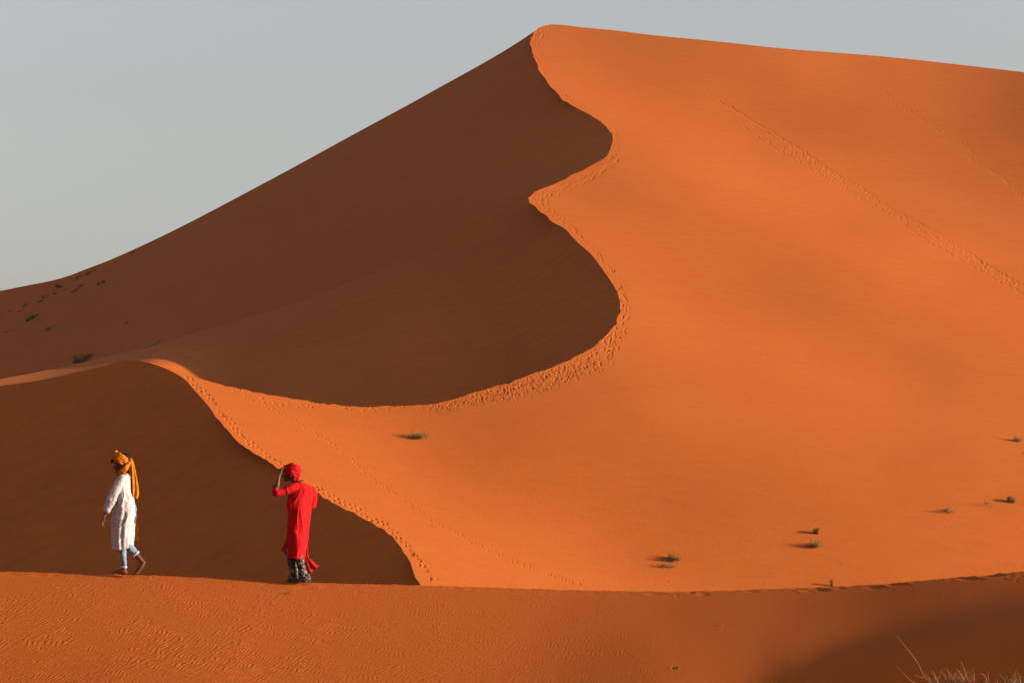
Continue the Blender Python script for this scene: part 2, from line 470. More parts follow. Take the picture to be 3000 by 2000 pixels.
# weld the seam: lower block's first row, from its column x=1795 on, reuses the upper block's last row
nl = len(cols) - len(seam_x)
remap = np.arange(len(Wp))
remap[off + nl: off + nl + len(seam_x)] = (n1r - 1) * n1c + np.arange(n1c)
Q = remap[np.concatenate([q1, q2])]

# back of the dune: skirts that fall away behind the skyline and behind the ridge
def skirt(points, dirs, drops, base_index):
    """points (n,3), a horizontal direction per point, list of (distance, drop)"""
    vs, n = [], len(points)
    for d, z in drops:
        p = points.copy(); p[:, 0] += dirs[:, 0] * d; p[:, 1] += dirs[:, 1] * d; p[:, 2] -= z
        vs.append(p)
    return np.concatenate(vs)
D_lit = AD
sky_pts = Wp[:n1c]
sk_v = skirt(sky_pts, np.tile([0.1, 1.0], (n1c, 1)), [(6, 0.8), (30, 8), (140, 60), (260, 100)], 0)
base = len(Wp)
rows_ = [np.arange(n1c)] + [base + k * n1c + np.arange(n1c) for k in range(4)]
qs = []
for k in range(4):
    a, b = rows_[k], rows_[k + 1]
    qs.append(np.stack([a[:-1], a[1:], b[1:], b[:-1]], 1))
Wp = np.concatenate([Wp, sk_v]); Q = np.concatenate([Q] + qs)
low_idx = off + np.arange(nl)           # lower ridge brink: slip face falls away behind it
lp = Wp[low_idx]
base = len(Wp)
sl_v = skirt(lp, np.tile([-0.45, 0.9], (nl, 1)), [(1.5, 0.9), (20, 12.5), (45, 26)], 0)
rows_ = [low_idx] + [base + k * nl + np.arange(nl) for k in range(3)]
qs = []
for k in range(3):
    a, b = rows_[k], rows_[k + 1]
    qs.append(np.stack([a[:-1], a[1:], b[1:], b[:-1]], 1))
# keep a crisp brink: the skirt gets its own copies of the brink vertices
dup_base = len(Wp) + len(sl_v)
qs0 = qs[0].copy(); qs0[:, 0] = dup_base + np.arange(nl - 1); qs0[:, 1] = dup_base + 1 + np.arange(nl - 1)
qs[0] = qs0
Wp = np.concatenate([Wp, sl_v, lp]); Q = np.concatenate([Q] + qs)
me = fast_mesh('great dune lit face', Wp, Q)
great = link_mesh('dune_windward_face', me, M_far)
tag(great, 'huge orange sunlit dune face right of the winding crest', kind='structure')

# ------------------------------------------------------------------ the great dune's shaded slip face (plane fitted through the winding crest)
ry = np.linspace(100, 955, 120)
rd = solve(f_ridge(ry), ry, h_lit)
ru, rv = rays(f_ridge(ry), ry)
aA = 0.50
M = np.stack([np.ones_like(rd), rd], 1)
sol, *_ = np.linalg.lstsq(M, rv * rd - aA * ru * rd, rcond=None)
zA, bA = sol
print('slip plane', zA, bA)
def h_slip(x, y): return zA + aA * x + bA * y + 0.35 * vnoise(x / 30., y / 40., 21)
_rows = np.linspace(95, 958, 300)
_res = solve(f_ridge(_rows), _rows, h_lit) - solve(f_ridge(_rows), _rows, h_slip, 420.0, 30)
_k = np.exp(-0.5 * (np.arange(-60, 61) / 26.0) ** 2); _k /= _k.sum()
_res = np.convolve(np.pad(_res, 60, mode='edge'), _k, mode='valid')
print('slip residual', _res[::30])
def D_slip(px, py):
    D = solve(px, py, h_slip, 420.0, 25)
    r = np.interp(py, _rows, _res) * np.clip((1190 - py) / 230.0, 0, 1)
    return D + (r + 0.3) * np.exp(-np.maximum(f_ridge(np.clip(py, 90, 960)) - px, 0) / 330.0)
def ridge_right(py):
    a = f_ridge(np.minimum(py, 960))
    # below row 960 the lower brink runs back to the left
    yy = np.array([p[1] for p in RIDGE_LOW[7:]][::-1], float); xx = np.array([p[0] for p in RIDGE_LOW[7:]][::-1], float)
    return np.where(py <= 960, a, np.interp(py, yy, xx))
NR, NC = 300, 260
tx_ = np.linspace(0, 1, NC)
xe = -400 + tx_ * (1569 + 400)
# columns left of the peak: from skyline down to row 1215 ; the sliver right of it follows the crest
ys = np.linspace(0, 1, NR)
GX = []; GY = []
for s_ in ys:
    r = 90 + s_ * (1215 - 90)
    xr = float(ridge_right(np.array(r))) + 1.0
    t = tx_ ** 0.9
    x = -400 + t * (xr + 400)
    y0 = f_skyl(np.minimum(x, 1569))
    y = y0 + (np.maximum(r, 90) - 90) / (1215 - 90) * (1215 - y0)
    # right of the peak use true rows
    yr = r + 0 * x
    w = np.clip((x - 1150) / 380.0, 0, 1); w = w * w * (3 - 2 * w)
    GX.append(x); GY.append(np.maximum(y * (1 - w) + yr * w, y0))
GX = np.array(GX); GY = np.array(GY)
GD = D_slip(GX, GY)
Wp = world_pt(GX.ravel(), GY.ravel(), GD.ravel())
Q = grid_quads(NR, NC)
top_i = np.arange(NC); base = len(Wp)
sv = skirt(Wp[:NC], np.tile([0.35, 0.94], (NC, 1)), [(2, 0.5), (25, 9), (160, 80), (300, 110)], 0)
rows_ = [top_i] + [base + k * NC + np.arange(NC) for k in range(4)]
qs = []
for k in range(4):
    a, b = rows_[k], rows_[k + 1]
    qs.append(np.stack([a[:-1], a[1:], b[1:], b[:-1]], 1))
Wp = np.concatenate([Wp, sv]); Q = np.concatenate([Q] + qs)
slip = link_mesh('dune_slip_face', fast_mesh('slip face', Wp, Q), M_slip)
tag(slip, 'steep shaded brown slip face of the great dune below the skyline', kind='structure')

# ------------------------------------------------------------------ the spur in front of the slip face
f_sa = curve_fn([(-400,-.02),(0,0.02),(250,0.08),(430,0.180),(520,.230),(620,.285),(750,.325),(950,.365),(1300,.44),(1560,.48)])
f_sb = curve_fn([(-400,.125),(0,.125),(430,.16),(600,.25),(900,.36),(1300,.38),(1560,.38)])
def spur_top_D():
    # walk the brink from the right: keep every step on the surface that its gradient describes
    xs = np.linspace(1560, -400, 400)
    ys_ = f_spur(xs); u, v = rays(xs, ys_)
    D = np.empty_like(xs); D[0] = float(D_slip(np.array([1560.]), np.array([640.]))[0]) - 0.5
    for k in range(1, len(xs)):
        a = float(f_sa(xs[k])); b = float(f_sb(xs[k]))
        # a(uD - u0D0) + b(D-D0) = vD - v0D0
        D[k] = D[k-1] * (v[k-1] - a * u[k-1] - b) / (v[k] - a * u[k] - b)
    return xs[::-1], D[::-1]
sx_, sD_ = spur_top_D()
print('spur D', [(round(float(np.interp(q, sx_, sD_)), 1), round(float(D_slip(np.array([float(q)]), f_spur(np.array([float(q)])))[0]), 1)) for q in (0, 240, 430, 625, 893, 1110, 1340, 1500)])
def D_spur(px, py):
    yt = f_spur(px); uT, vT = rays(px, yt); u, v = rays(px, py)
    a = f_sa(px); b = f_sb(px)
    DT = np.interp(px, sx_, sD_)
    # walk down each column; the slope starts gentle at the rounded brink and steepens to the slip angle
    D = np.empty_like(v); D[0] = DT[0]
    for i in range(1, D.shape[0]):
        g = np.clip((py[i] - yt[i]) / 150.0, 0, 1); lo = 0.80; g = lo + (1 - lo) * g * g * (3 - 2 * g)
        g = g + (1 - g) * np.clip(-(px[i] - 300) / 300.0, 0, 1)
        D[i] = D[i - 1] + D[i - 1] * (v[i] - v[i - 1]) / np.maximum(g * (a[i] * u[i] + b[i]) - v[i], 0.045)
    # to the right the spur melts into the slip face: its lead over it shrinks to nothing
    Ds = D_slip(px, np.maximum(py, yt))
    lead = D_slip(sx_, f_spur(sx_)) - sD_
    wg = np.clip((px - 620) / 400.0, 0, 1); wg = wg * wg * (3 - 2 * wg)
    gap = (np.interp(px, sx_, lead) * (1 - wg) + f_gap(px) * wg) * (1 + 0.95 * (1 - np.exp(-np.maximum(py - yt, 0) / 95.0)))
    w = np.clip((px - 480) / 340.0, 0, 1); w = w * w * (3 - 2 * w)
    return D * (1 - w) + (Ds - gap) * w
f_gap = curve_fn([(400, 32), (600, 25), (700, 21.5), (800, 18.7), (1000, 13.3), (1200, 8.2), (1330, 3.8), (1410, 1.4), (1465, 0.25), (1500, -0.3)])
cx = np.linspace(-400, 1500, 420)
ty = np.linspace(0, 1, 120)
yt = f_spur(cx); yb = np.where(cx < 438, f_ntop(np.minimum(cx, 438)) + 35.0, f_low(np.maximum(cx, 438)) + 35)
HY = yt[None] + ty[:, None] * (yb - yt)[None]; HX = np.repeat(cx[None], 120, 0)
HD = D_spur(HX, HY)
Wp = world_pt(HX.ravel(), HY.ravel(), HD.ravel()); Q = grid_quads(120, 420)
base = len(Wp); nC = 420
sv = skirt(Wp[:nC], np.tile([0.0, 1.0], (nC, 1)), [(1, 0.15), (12, 4), (30, 14)], 0)
rows_ = [np.arange(nC)] + [base + k * nC + np.arange(nC) for k in range(3)]
qs = []
for k in range(3):
    a, b = rows_[k], rows_[k + 1]
    qs.append(np.stack([a[:-1], a[1:], b[1:], b[:-1]], 1))
Wp = np.concatenate([Wp, sv]); Q = np.concatenate([Q] + qs)
spur = link_mesh('dune_spur', fast_mesh('spur', Wp, Q), M_slip)
tag(spur, 'low spur of the great dune, lit strip at its left end', kind='structure')

# ------------------------------------------------------------------ nearer dune on the left, its shaded slip face
cx = np.concatenate([np.arange(-400, 430, 6), np.arange(430, 1250, 2.5), [1262.0]])
yt = np.where(cx < 438, f_ntop(np.minimum(cx, 438)), f_near(cx) + np.where((cx > 600) & (cx < 1262), rough_edge(cx, 2.2, 15), 0) - 0.6)
nrow = 110
tb = np.linspace(0, 1, nrow) ** 1.15
IY = yt[None] + tb[:, None] * (np.maximum(1800.0, yt + 2) - yt)[None]; IX = np.repeat(cx[None], nrow, 0)
px_ = np.linspace(480, 1235, 80)
rd = solve(px_, f_near(px_), h_lit); ru, rv = rays(px_, f_near(px_))
aN = 0.46
sol, *_ = np.linalg.lstsq(np.stack([np.ones_like(rd), rd], 1), rv * rd - aN * ru * rd, rcond=None)
zN, bN = sol
print('near plane', zN, bN, 'resid', rv*rd-aN*ru*rd-zN-bN*rd)
def h_near(x, y):
    w = softplus((-33.0 - x) / 4.0) * 4.0          # flattens towards the rounded shoulder on the left
    return zN + aN * x + bN * y + 0.12 * w + 0.2 * vnoise(x / 9., y / 14., 4)
ID = solve(IX, IY, h_near, 260.0, 30)
_pc = np.clip(cx, 470, 1240)
_r = solve(_pc, f_near(_pc), h_lit) - solve(_pc, f_near(_pc), h_near, 260.0, 30)
_r = np.convolve(np.pad(_r, 24, mode='edge'), np.ones(49) / 49.0, mode='valid')
_r = _r * np.clip((cx - 330) / 140.0, 0, 1)
j0 = int(np.searchsorted(cx, 438))
print('near D', ID[0, ::60], ID[-1, ::60])
Wp = world_pt(IX.ravel(), IY.ravel(), ID.ravel())
Q = grid_quads(nrow, len(cx)); base = len(Wp)
nL = j0
sv = skirt(Wp[:nL], np.tile([0.15, 1.0], (nL, 1)), [(1, 0.1), (10, 2.5), (40, 16)], 0)
rows_ = [np.arange(nL)] + [base + k * nL + np.arange(nL) for k in range(3)]
qs = []
for k in range(3):
    a, b = rows_[k], rows_[k + 1]
    qs.append(np.stack([a[:-1], a[1:], b[1:], b[:-1]], 1))
Wp = np.concatenate([Wp, sv]); Q = np.concatenate([Q] + qs)
neard = link_mesh('dune_near_slip_face', fast_mesh('near slip face', Wp, Q), M_slip)
tag(neard, 'dark shaded dune face at the left behind the two walkers', kind='structure')

# ------------------------------------------------------------------ foreground dune, carries the walkers
def h_fbase(x, y):
    d = 41.0 - y
    return -1.115 - 0.36 * d + 0.012 * softplus((d - 7) / 1.5) * d
E_PTS = [(100,1750,.46),(500,1800,.47),(1000,1800,.47),(1500,1800,.45),(1800,1780,.40),(2100,1800,.31),(2300,1780,.285),(2500,1760,.235),
 (2700,1740,.205),(2950,1720,.17),(100,1950,.42),(500,1950,.46),(1000,1950,.46),(1500,1950,.42),(1800,1950,.35),(2000,1960,.36),(2130,1960,.33),(2050,1990,.36),(2200,1930,.33),(2340,1890,.26),(2480,1850,.22),
 (2300,1960,.14),(2500,1930,.11),(2600,1860,.13),(2800,1850,.11),(2950,1900,.10),(2400,1820,.24),(2200,1850,.31),(2750,1800,.16),(2950,1780,.13),(2600,1800,.19)]
def wedge(x, y):
    line = np.interp(x, [1900, 2298, 2446, 2574, 2723, 2893, 3000], [2130, 2000, 1905, 1871, 1824, 1790, 1765])
    t = np.clip((y - line) / 28.0 + 0.5, 0, 1)
    return -0.085 * t * t * (3 - 2 * t) + 0.030 * np.clip(1 - np.abs(y - line + 60) / 60.0, 0, 1)
dh_fore = None
for _ in range(4):
  dh_fore = relief(h_fbase, [p[:2] for p in E_PTS], [p[2] for p in E_PTS], 0.02, E_AMB, E_GAIN, (-50, 3050, 1680, 2010),
                 -26, 16, 24, 44, 0.12, 0.5, dh_fore, 0.22, wedge)
def h_fore(x, y):
    return h_fbase(x, y) + dh_fore(x, y) + 0.02 * vnoise(x / 2.2, y / 2.0, 31)
RF = np.zeros((420, 3300), np.float32); FX0, FY0 = -150, 1640
for (x_, y_, dp, a_, b_) in ((40,1682,.02,26,3),(115,1683,.02,20,2.4),(156,1684,.022,8,2.2),(190,1679,.015,24,2),(360,1688,.02,20,2.2),
        (680,1717,.012,10,2),(690,1697,.01,14,2),(890,1722,.02,20,3),(820,1738,.015,18,2.6),(1050,1733,.012,8,2),(1170,1708,.012,14,2),
        (2025,1733,.03,7,2.2),(2400,1727,.04,22,3),(2365,1729,.03,16,2),(2560,1719,.03,20,2.4),(2630,1711,.03,22,2.4),(2840,1695,.03,26,3),
        (2900,1684,.04,24,3),(1920,1738,.02,18,2.4),(2060,1738,.02,12,2.2),(2200,1732,.02,14,2),(2130,1832,.012,14,2.5),(1975,1955,.03,6,3),
        (545,1694,.012,16,2),(250,1683,.012,12,2),(960,1715,.012,16,2),(1340,1722,.01,14,2),(1500,1730,.01,16,2)):
    dent(x_, y_, dp * .42, a_, b_, RF, FX0, FY0)
for _ in range(260):
    x_ = rng.uniform(-100, 3100)
    dent(x_, float(f_crest(x_)) + 1 + abs(rng.normal(0, 8)), rng.uniform(.001, .004), rng.uniform(4, 16), rng.uniform(1.4, 2.4), RF, FX0, FY0)
colsF = np.concatenate([np.arange(-1500, -150, 30), np.arange(-150, 3150, 3.3), np.arange(3150, 4500, 30)])
rows_in = np.concatenate([np.arange(0, 60, 1.6) , np.arange(60, 360, 3.2)])
cy_ = f_crest(colsF)
FXg = np.repeat(colsF[None], len(rows_in), 0)
tfr = rows_in / rows_in[-1]
FYg = cy_[None] + tfr[:, None] * (2040 - cy_)[None]
def solve_fore(px, py):
    u, v = rays(px, py)
    lo = np.full(u.shape, 26.0); hi = np.full(u.shape, 46.0)
    for _ in range(34):
        mid = 0.5 * (lo + hi)
        F = v * mid - h_fore(u * mid, mid)      # >0: ray still above the sand
        lo = np.where(F > 0, mid, lo); hi = np.where(F > 0, hi, mid)
    return 0.5 * (lo + hi)
FD = solve_fore(FXg, FYg)
print('crest D', FD[0, ::80])
Wf = world_pt(FXg, FYg, FD)
dz = sample(RF, FX0, FY0, FXg.ravel(), FYg.ravel()).reshape(FXg.shape)
Wf[..., 2] += dz
Wf[0, :, 2] += 0.0045 * (vnoise(colsF / 18.0, colsF * 0, 3) + 0.7 * vnoise(colsF / 6.0, colsF * 0 + 2, 4))
# towards the eye, plan-based
uu, _ = rays(colsF, 2040 + 0 * colsF)
Dl = FD[-1]; blocks = [Wf.reshape(-1, 3)]
zl = Wf[-1, :, 2]
g_end = (Wf[-2, :, 2] - Wf[-1, :, 2]) / (FD[-2] - FD[-1])
for k, f in enumerate((0.97, 0.92, 0.84, 0.72, 0.58, 0.42, 0.25, 0.1, 0.0, -0.6)):
    D = Dl * f
    w = 1 - f
    z = zl * (1 - min(1, w)) ** 2 + (-0.9) * (1 - (1 - min(1, w)) ** 2) * 0 + (1 - (1 - min(1, w)) ** 2) * 0.0
    z = zl - np.clip(g_end, 0, .3) * Dl * (w * math.exp(-w * 9)) + (0.0 - zl) * (min(1, w)) ** 2 * (3 - 2 * min(1, w))
    xx = uu * np.maximum(D, 12) 
    blocks.append(np.stack([xx, D, z], 1))
nF = len(rows_in) + 10
# back side of the crest
bk = Wf[0].copy(); back = []
for d, z in ((0.25, 0.10), (1.5, 0.85), (6, 3.7), (16, 9.0)):
    p = bk.copy(); p[:, 1] += d; p[:, 2] -= z; back.append(p)
allv = np.concatenate(back[::-1] + blocks)
Q = grid_quads(nF + 4, len(colsF))
fore = link_mesh('dune_foreground', fast_mesh('foreground dune', allv, Q), M_near)
tag(fore, 'rippled orange sand dune in the foreground under the walkers', kind='structure')

# desert floor below everything, out to the horizon
gx = np.concatenate([-np.geomspace(9000, 120, 24), np.linspace(-100, 100, 12), np.geomspace(120, 9000, 24)])
gy = np.concatenate([[-6000, -1500, -300, -60], np.linspace(-20, 700, 50), np.geomspace(760, 12000, 24)])
GXX, GYY = np.meshgrid(gx, gy)
GZ = -11.5 + CAM_Z + 0.8 * vnoise(GXX / 90., GYY / 90., 2)
co = np.stack([GXX.ravel(), GYY.ravel(), GZ.ravel()], 1)
floor = link_mesh('desert_ground', fast_mesh('desert ground', co, grid_quads(len(gy), len(gx))), M_far)
tag(floor, 'orange desert floor reaching to the horizon', kind='structure')

# ================================================================== materials for people and plants
def mat(name, col, rough=0.85, spec=0.2, noise=None, bump=None, sheen=0.0):
    m = bpy.data.materials.new(name); m.use_nodes = True
    t = m.node_tree; N = t.nodes; L = t.links; b = N['Principled BSDF']
    b.inputs['Base Color'].default_value = (*col, 1); b.inputs['Roughness'].default_value = rough
    b.inputs['Specular IOR Level'].default_value = spec
    b.inputs['Sheen Weight'].default_value = sheen
    tc = N.new('ShaderNodeTexCoord')
    if noise:
        n = N.new('ShaderNodeTexNoise'); n.inputs['Scale'].default_value = noise[0]; n.inputs['Detail'].default_value = 4
        L.new(tc.outputs['Object'], n.inputs['Vector'])
        r = N.new('ShaderNodeValToRGB'); r.color_ramp.elements[0].position = noise[3] if len(noise) > 3 else 0.35
        r.color_ramp.elements[1].position = noise[4] if len(noise) > 4 else 0.65
        r.color_ramp.elements[0].color = (*noise[1], 1); r.color_ramp.elements[1].color = (*noise[2], 1)
        L.new(n.outputs[0], r.inputs[0]); L.new(r.outputs[0], b.inputs['Base Color'])
    if bump:
        n = N.new('ShaderNodeTexNoise'); n.inputs['Scale'].default_value = bump[0]; n.inputs['Detail'].default_value = 3
        L.new(tc.outputs['Object'], n.inputs['Vector'])
        bb = N.new('ShaderNodeBump'); bb.inputs['Distance'].default_value = bump[1]; bb.inputs['Strength'].default_value = 0.8
        L.new(n.outputs[0], bb.inputs['Height']); L.new(bb.outputs[0], b.inputs['Normal'])
    return m

M_skin = mat('skin', (0.072, 0.025, 0.010), 0.65, 0.2, (9, (0.060, 0.020, 0.008), (0.085, 0.029, 0.012)))
M_hair = mat('hair', (0.003, 0.0025, 0.0025), 0.8, 0.1, bump=(90, 0.006))
M_white = mat('white cotton', (0.27, 0.25, 0.26), 0.9, 0.1, (14, (0.245, 0.225, 0.235), (0.28, 0.26, 0.272)), (38, 0.003))
M_thread = mat('dark thread', (0.045, 0.035, 0.03), 0.8)
M_trim = mat('brown trim', (0.10, 0.035, 0.015), 0.8)
M_orange = mat('orange cotton', (0.30, 0.085, 0.004), 0.9, 0.1, (18, (0.26, 0.066, 0.003), (0.33, 0.10, 0.005)), (60, 0.004))
M_jeans = mat('washed denim', (0.10, 0.16, 0.23), 0.9, 0.1, (12, (0.06, 0.11, 0.18), (0.16, 0.22, 0.27)), (80, 0.002))
M_turnup = mat('pale denim turn-up', (0.22, 0.23, 0.26), 0.9, 0.1)
M_red = mat('red cotton', (0.27, 0.004, 0.005), 0.9, 0.08, (12, (0.235, 0.0030, 0.0040), (0.285, 0.0045, 0.0060)), (50, 0.004))
M_black = mat('black cotton', (0.006, 0.006, 0.007), 0.8)
def pattern_mat():
    m = bpy.data.materials.new('black and cream print'); m.use_nodes = True
    N = m.node_tree.nodes; L = m.node_tree.links; b = N['Principled BSDF']; b.inputs['Roughness'].default_value = 0.9
    b.inputs['Specular IOR Level'].default_value = 0.1
    tc = N.new('ShaderNodeTexCoord'); mp = N.new('ShaderNodeMapping'); mp.inputs['Scale'].default_value = (1, 1, 0.75)
    n = N.new('ShaderNodeTexNoise'); n.inputs['Scale'].default_value = 30; n.inputs['Detail'].default_value = 3; n.inputs['Distortion'].default_value = 2.0
    L.new(tc.outputs['Object'], mp.inputs[0]); L.new(mp.outputs[0], n.inputs['Vector'])
    r = N.new('ShaderNodeValToRGB'); r.color_ramp.elements[0].position = 0.52; r.color_ramp.elements[1].position = 0.59
    r.color_ramp.elements[0].color = (0.008, 0.008, 0.009, 1); r.color_ramp.elements[1].color = (0.20, 0.17, 0.14, 1)
    L.new(n.outputs[0], r.inputs[0]); L.new(r.outputs[0], b.inputs['Base Color'])
    return m
M_print = pattern_mat()

# ================================================================== shape helpers
def bm_ell(bm, c, r, rot=None, seg=20):
    M = Matrix.Translation(Vector(c))
    if rot: M = M @ Matrix.Rotation(rot[1], 4, rot[0])
    M = M @ Matrix.Diagonal((r[0], r[1], r[2], 1))
    bmesh.ops.create_uvsphere(bm, u_segments=seg, v_segments=seg // 2 + 2, radius=1.0, matrix=M)

def bm_chain(bm, pts, seg=14):
    """a limb: closed tube through (x, y, z, r) or (x, y, z, r_side, r_depth) with round ends"""
    P = [Vector(p[:3]) for p in pts]; R = [p[3] for p in pts]
    n = len(P); rings = []
    def frame(d):
        d = d.normalized(); up = Vector((0, 1, 0)) if abs(d.y) < 0.9 else Vector((1, 0, 0))
        a = d.cross(up).normalized(); b = d.cross(a).normalized(); return a, b
    def add_ring(c, r, a, b): 
        rings.append([bm.verts.new(c + a * (math.cos(t) * r) + b * (math.sin(t) * r)) for t in [2 * math.pi * k / seg for k in range(seg)]])
    d0 = (P[1] - P[0]).normalized(); a, b = frame(d0)
    for s_ in (0.95, 0.75, 0.45): add_ring(P[0] - d0 * R[0] * s_, R[0] * math.sqrt(1 - s_ * s_), a, b)
    for k in range(n):
        d = (P[min(k + 1, n - 1)] - P[max(k - 1, 0)]).normalized()
        a2, b2 = frame(d)
        if a2.dot(a) < 0: a2, b2 = -a2, -b2
        a, b = a2, b2
        add_ring(P[k], R[k], a, b)
    d1 = (P[-1] - P[-2]).normalized()
    for s_ in (0.45, 0.75, 0.95): add_ring(P[-1] + d1 * R[-1] * s_, R[-1] * math.sqrt(1 - s_ * s_), a, b)
    for r0, r1 in zip(rings[:-1], rings[1:]):
        for k in range(seg): bm.faces.new((r0[k], r0[(k + 1) % seg], r1[(k + 1) % seg], r1[k]))
    bm.faces.new(rings[0][::-1]); bm.faces.new(rings[-1])

def cat(vals, n):
    """Catmull-Rom resampling of a list of tuples to n rows"""
    V = np.array(vals, float); m = len(V); t = np.linspace(0, m - 1, n); out = []
    for q in t:
        i = min(int(q), m - 2); f = q - i
        p0, p1, p2, p3 = V[max(i - 1, 0)], V[i], V[i + 1], V[min(i + 2, m - 1)]
        out.append(0.5 * (2 * p1 + (p2 - p0) * f + (2 * p0 - 5 * p1 + 4 * p2 - p3) * f * f + (3 * p1 - p0 - 3 * p2 + p3) * f ** 3))
    return np.array(out)

def fold(th, h, seed, k=(5, 9, 14), tw=1.5):
    r = random.Random(seed); v = 0
    for kk in k:
        ph = r.uniform(0, 6.28); w = r.uniform(-tw, tw); g = r.uniform(0.5, 1)
        v += g * (abs(math.sin(kk * th / 2 + ph + w * h * 3 + 0.6 * math.sin(3 * h * 2 + ph))) * 2 - 1.2) / len(k)
    return v

def bm_robe(bm, rows, n=90, seg=110, amp=lambda h: 0.01, yaw=0.0, seed=1, hem=None, k=(5, 9, 14)):
    """rows: (z, cx, cy, half width, half depth) top to bottom"""
    R = cat(rows, n); rings = []
    c, s = math.cos(yaw), math.sin(yaw)
    for i, (z, cx, cy, rx, ry) in enumerate(R):
        h = i / (n - 1); ring = []
        for j in range(seg):
            t = 2 * math.pi * j / seg
            f = fold(t, h, seed, k) * amp(h)
            f += 0.004 * mnoise.noise(Vector((math.cos(t) * 3, math.sin(t) * 3, z * 9 + seed)))
            x0 = math.cos(t) * (rx + f); y0 = math.sin(t) * (ry + f)
            x = cx + x0 * c - y0 * s; y = cy + x0 * s + y0 * c
            zz = z + (hem(x, y) * h ** 3 if hem else 0)
            ring.append(bm.verts.new((x, y, zz)))
        rings.append(ring)
    for r0, r1 in zip(rings[:-1], rings[1:]):
        for j in range(seg): bm.faces.new((r0[j], r1[j], r1[(j + 1) % seg], r0[(j + 1) % seg]))
    bm.faces.new(rings[0]);
    # inner wall of the open hem
    last = rings[-1]; cen = sum((v.co for v in last), Vector()) / seg
    inner = [bm.verts.new(cen + (v.co - cen) * 0.93) for v in last]
    up = [bm.verts.new(cen + (v.co - cen) * 0.85 + Vector((0, 0, 0.12))) for v in last]
    for a, b in ((last, inner), (inner, up)):
        for j in range(seg): bm.faces.new((a[j], b[j], b[(j + 1) % seg], a[(j + 1) % seg]))
    bm.faces.new(up[::-1])

def bm_sheet(bm, left, right, n=40, m=24, depth=lambda u, v: 0.0, thick=0.008, y=0.0):
    """a hanging cloth panel between two edge lines of (x, y, z), top to bottom"""
    A = cat(left, n); B = cat(right, n); front = []; back = []
    for i in range(n):
        fr = []; bk = []
        for j in range(m):
            u = j / (m - 1); v = i / (n - 1)
            p = Vector(A[i]) * (1 - u) + Vector(B[i]) * u
            p.y += depth(u, v)
            fr.append(bm.verts.new(p)); bk.append(bm.verts.new(p + Vector((0, thick, 0))))
        front.append(fr); back.append(bk)
    for i in range(n - 1):
        for j in range(m - 1):
            bm.faces.new((front[i][j], front[i + 1][j], front[i + 1][j + 1], front[i][j + 1]))
            bm.faces.new((back[i][j], back[i][j + 1], back[i + 1][j + 1], back[i + 1][j]))
    for i in range(n - 1):
        bm.faces.new((front[i][0], back[i][0], back[i + 1][0], front[i + 1][0]))
        bm.faces.new((front[i][-1], front[i + 1][-1], back[i + 1][-1], back[i][-1]))
    for j in range(m - 1):
        bm.faces.new((front[0][j], front[0][j + 1], back[0][j + 1], back[0][j]))
        bm.faces.new((front[-1][j], back[-1][j], back[-1][j + 1], front[-1][j + 1]))

def bm_loop(bm, c, a, b, normal, r, n=64, seg=14, squash=0.7, wob=0.006, seed=0, flat=1.0):
    """one turn of wound cloth: a closed soft tube round an ellipse (a along the in-plane x direction, b along y)"""
    nrm = Vector(normal).normalized(); e2 = Vector((0, 1, 0)); e1 = e2.cross(nrm).normalized()
    c = Vector(c); rings = []
    for i in range(n):
        t = 2 * math.pi * i / n
        d = e1 * math.cos(t) + e2 * math.sin(t)
        p = c + e1 * (a * math.cos(t)) + e2 * (b * math.sin(t))
        p += nrm * wob * math.sin(2 * t + seed) + d * wob * 0.6 * math.sin(5 * t + seed * 2)
        ring = []
        for k in range(seg):
            q = 2 * math.pi * k / seg
            rr = r * (1 + 0.10 * math.sin(4 * q + 3 * math.sin(t * 2 + seed)) + 0.06 * math.sin(9 * t + seed + q * 2))
            ring.append(bm.verts.new(p + d * (math.cos(q) * rr * squash) + nrm * (math.sin(q) * rr * flat)))
        rings.append(ring)
    for i in range(n):
        r0, r1 = rings[i], rings[(i + 1) % n]
        for k in range(seg): bm.faces.new((r0[k], r0[(k + 1) % seg], r1[(k + 1) % seg], r1[k]))

def finish(bm, name, material, parent, voxel=None, smooth=2):
    bmesh.ops.recalc_face_normals(bm, faces=bm.faces)
    me = bpy.data.meshes.new(name); bm.to_mesh(me); bm.free()
    if voxel:
        tmp = bpy.data.objects.new('tmp', me); COL.objects.link(tmp)
        md = tmp.modifiers.new('r', 'REMESH'); md.mode = 'VOXEL'; md.voxel_size = voxel; md.use_smooth_shade = True
        if smooth:
            ms = tmp.modifiers.new('s', 'SMOOTH'); ms.factor = 0.5; ms.iterations = smooth
        dg = bpy.context.evaluated_depsgraph_get()
        me2 = bpy.data.meshes.new_from_object(tmp.evaluated_get(dg))
        bpy.data.objects.remove(tmp); bpy.data.meshes.remove(me)
        me = me2; me.name = name
    me.polygons.foreach_set('use_smooth', np.ones(len(me.polygons), dtype=bool))
    me.materials.clear()
    return link_mesh(name, me, material, parent)

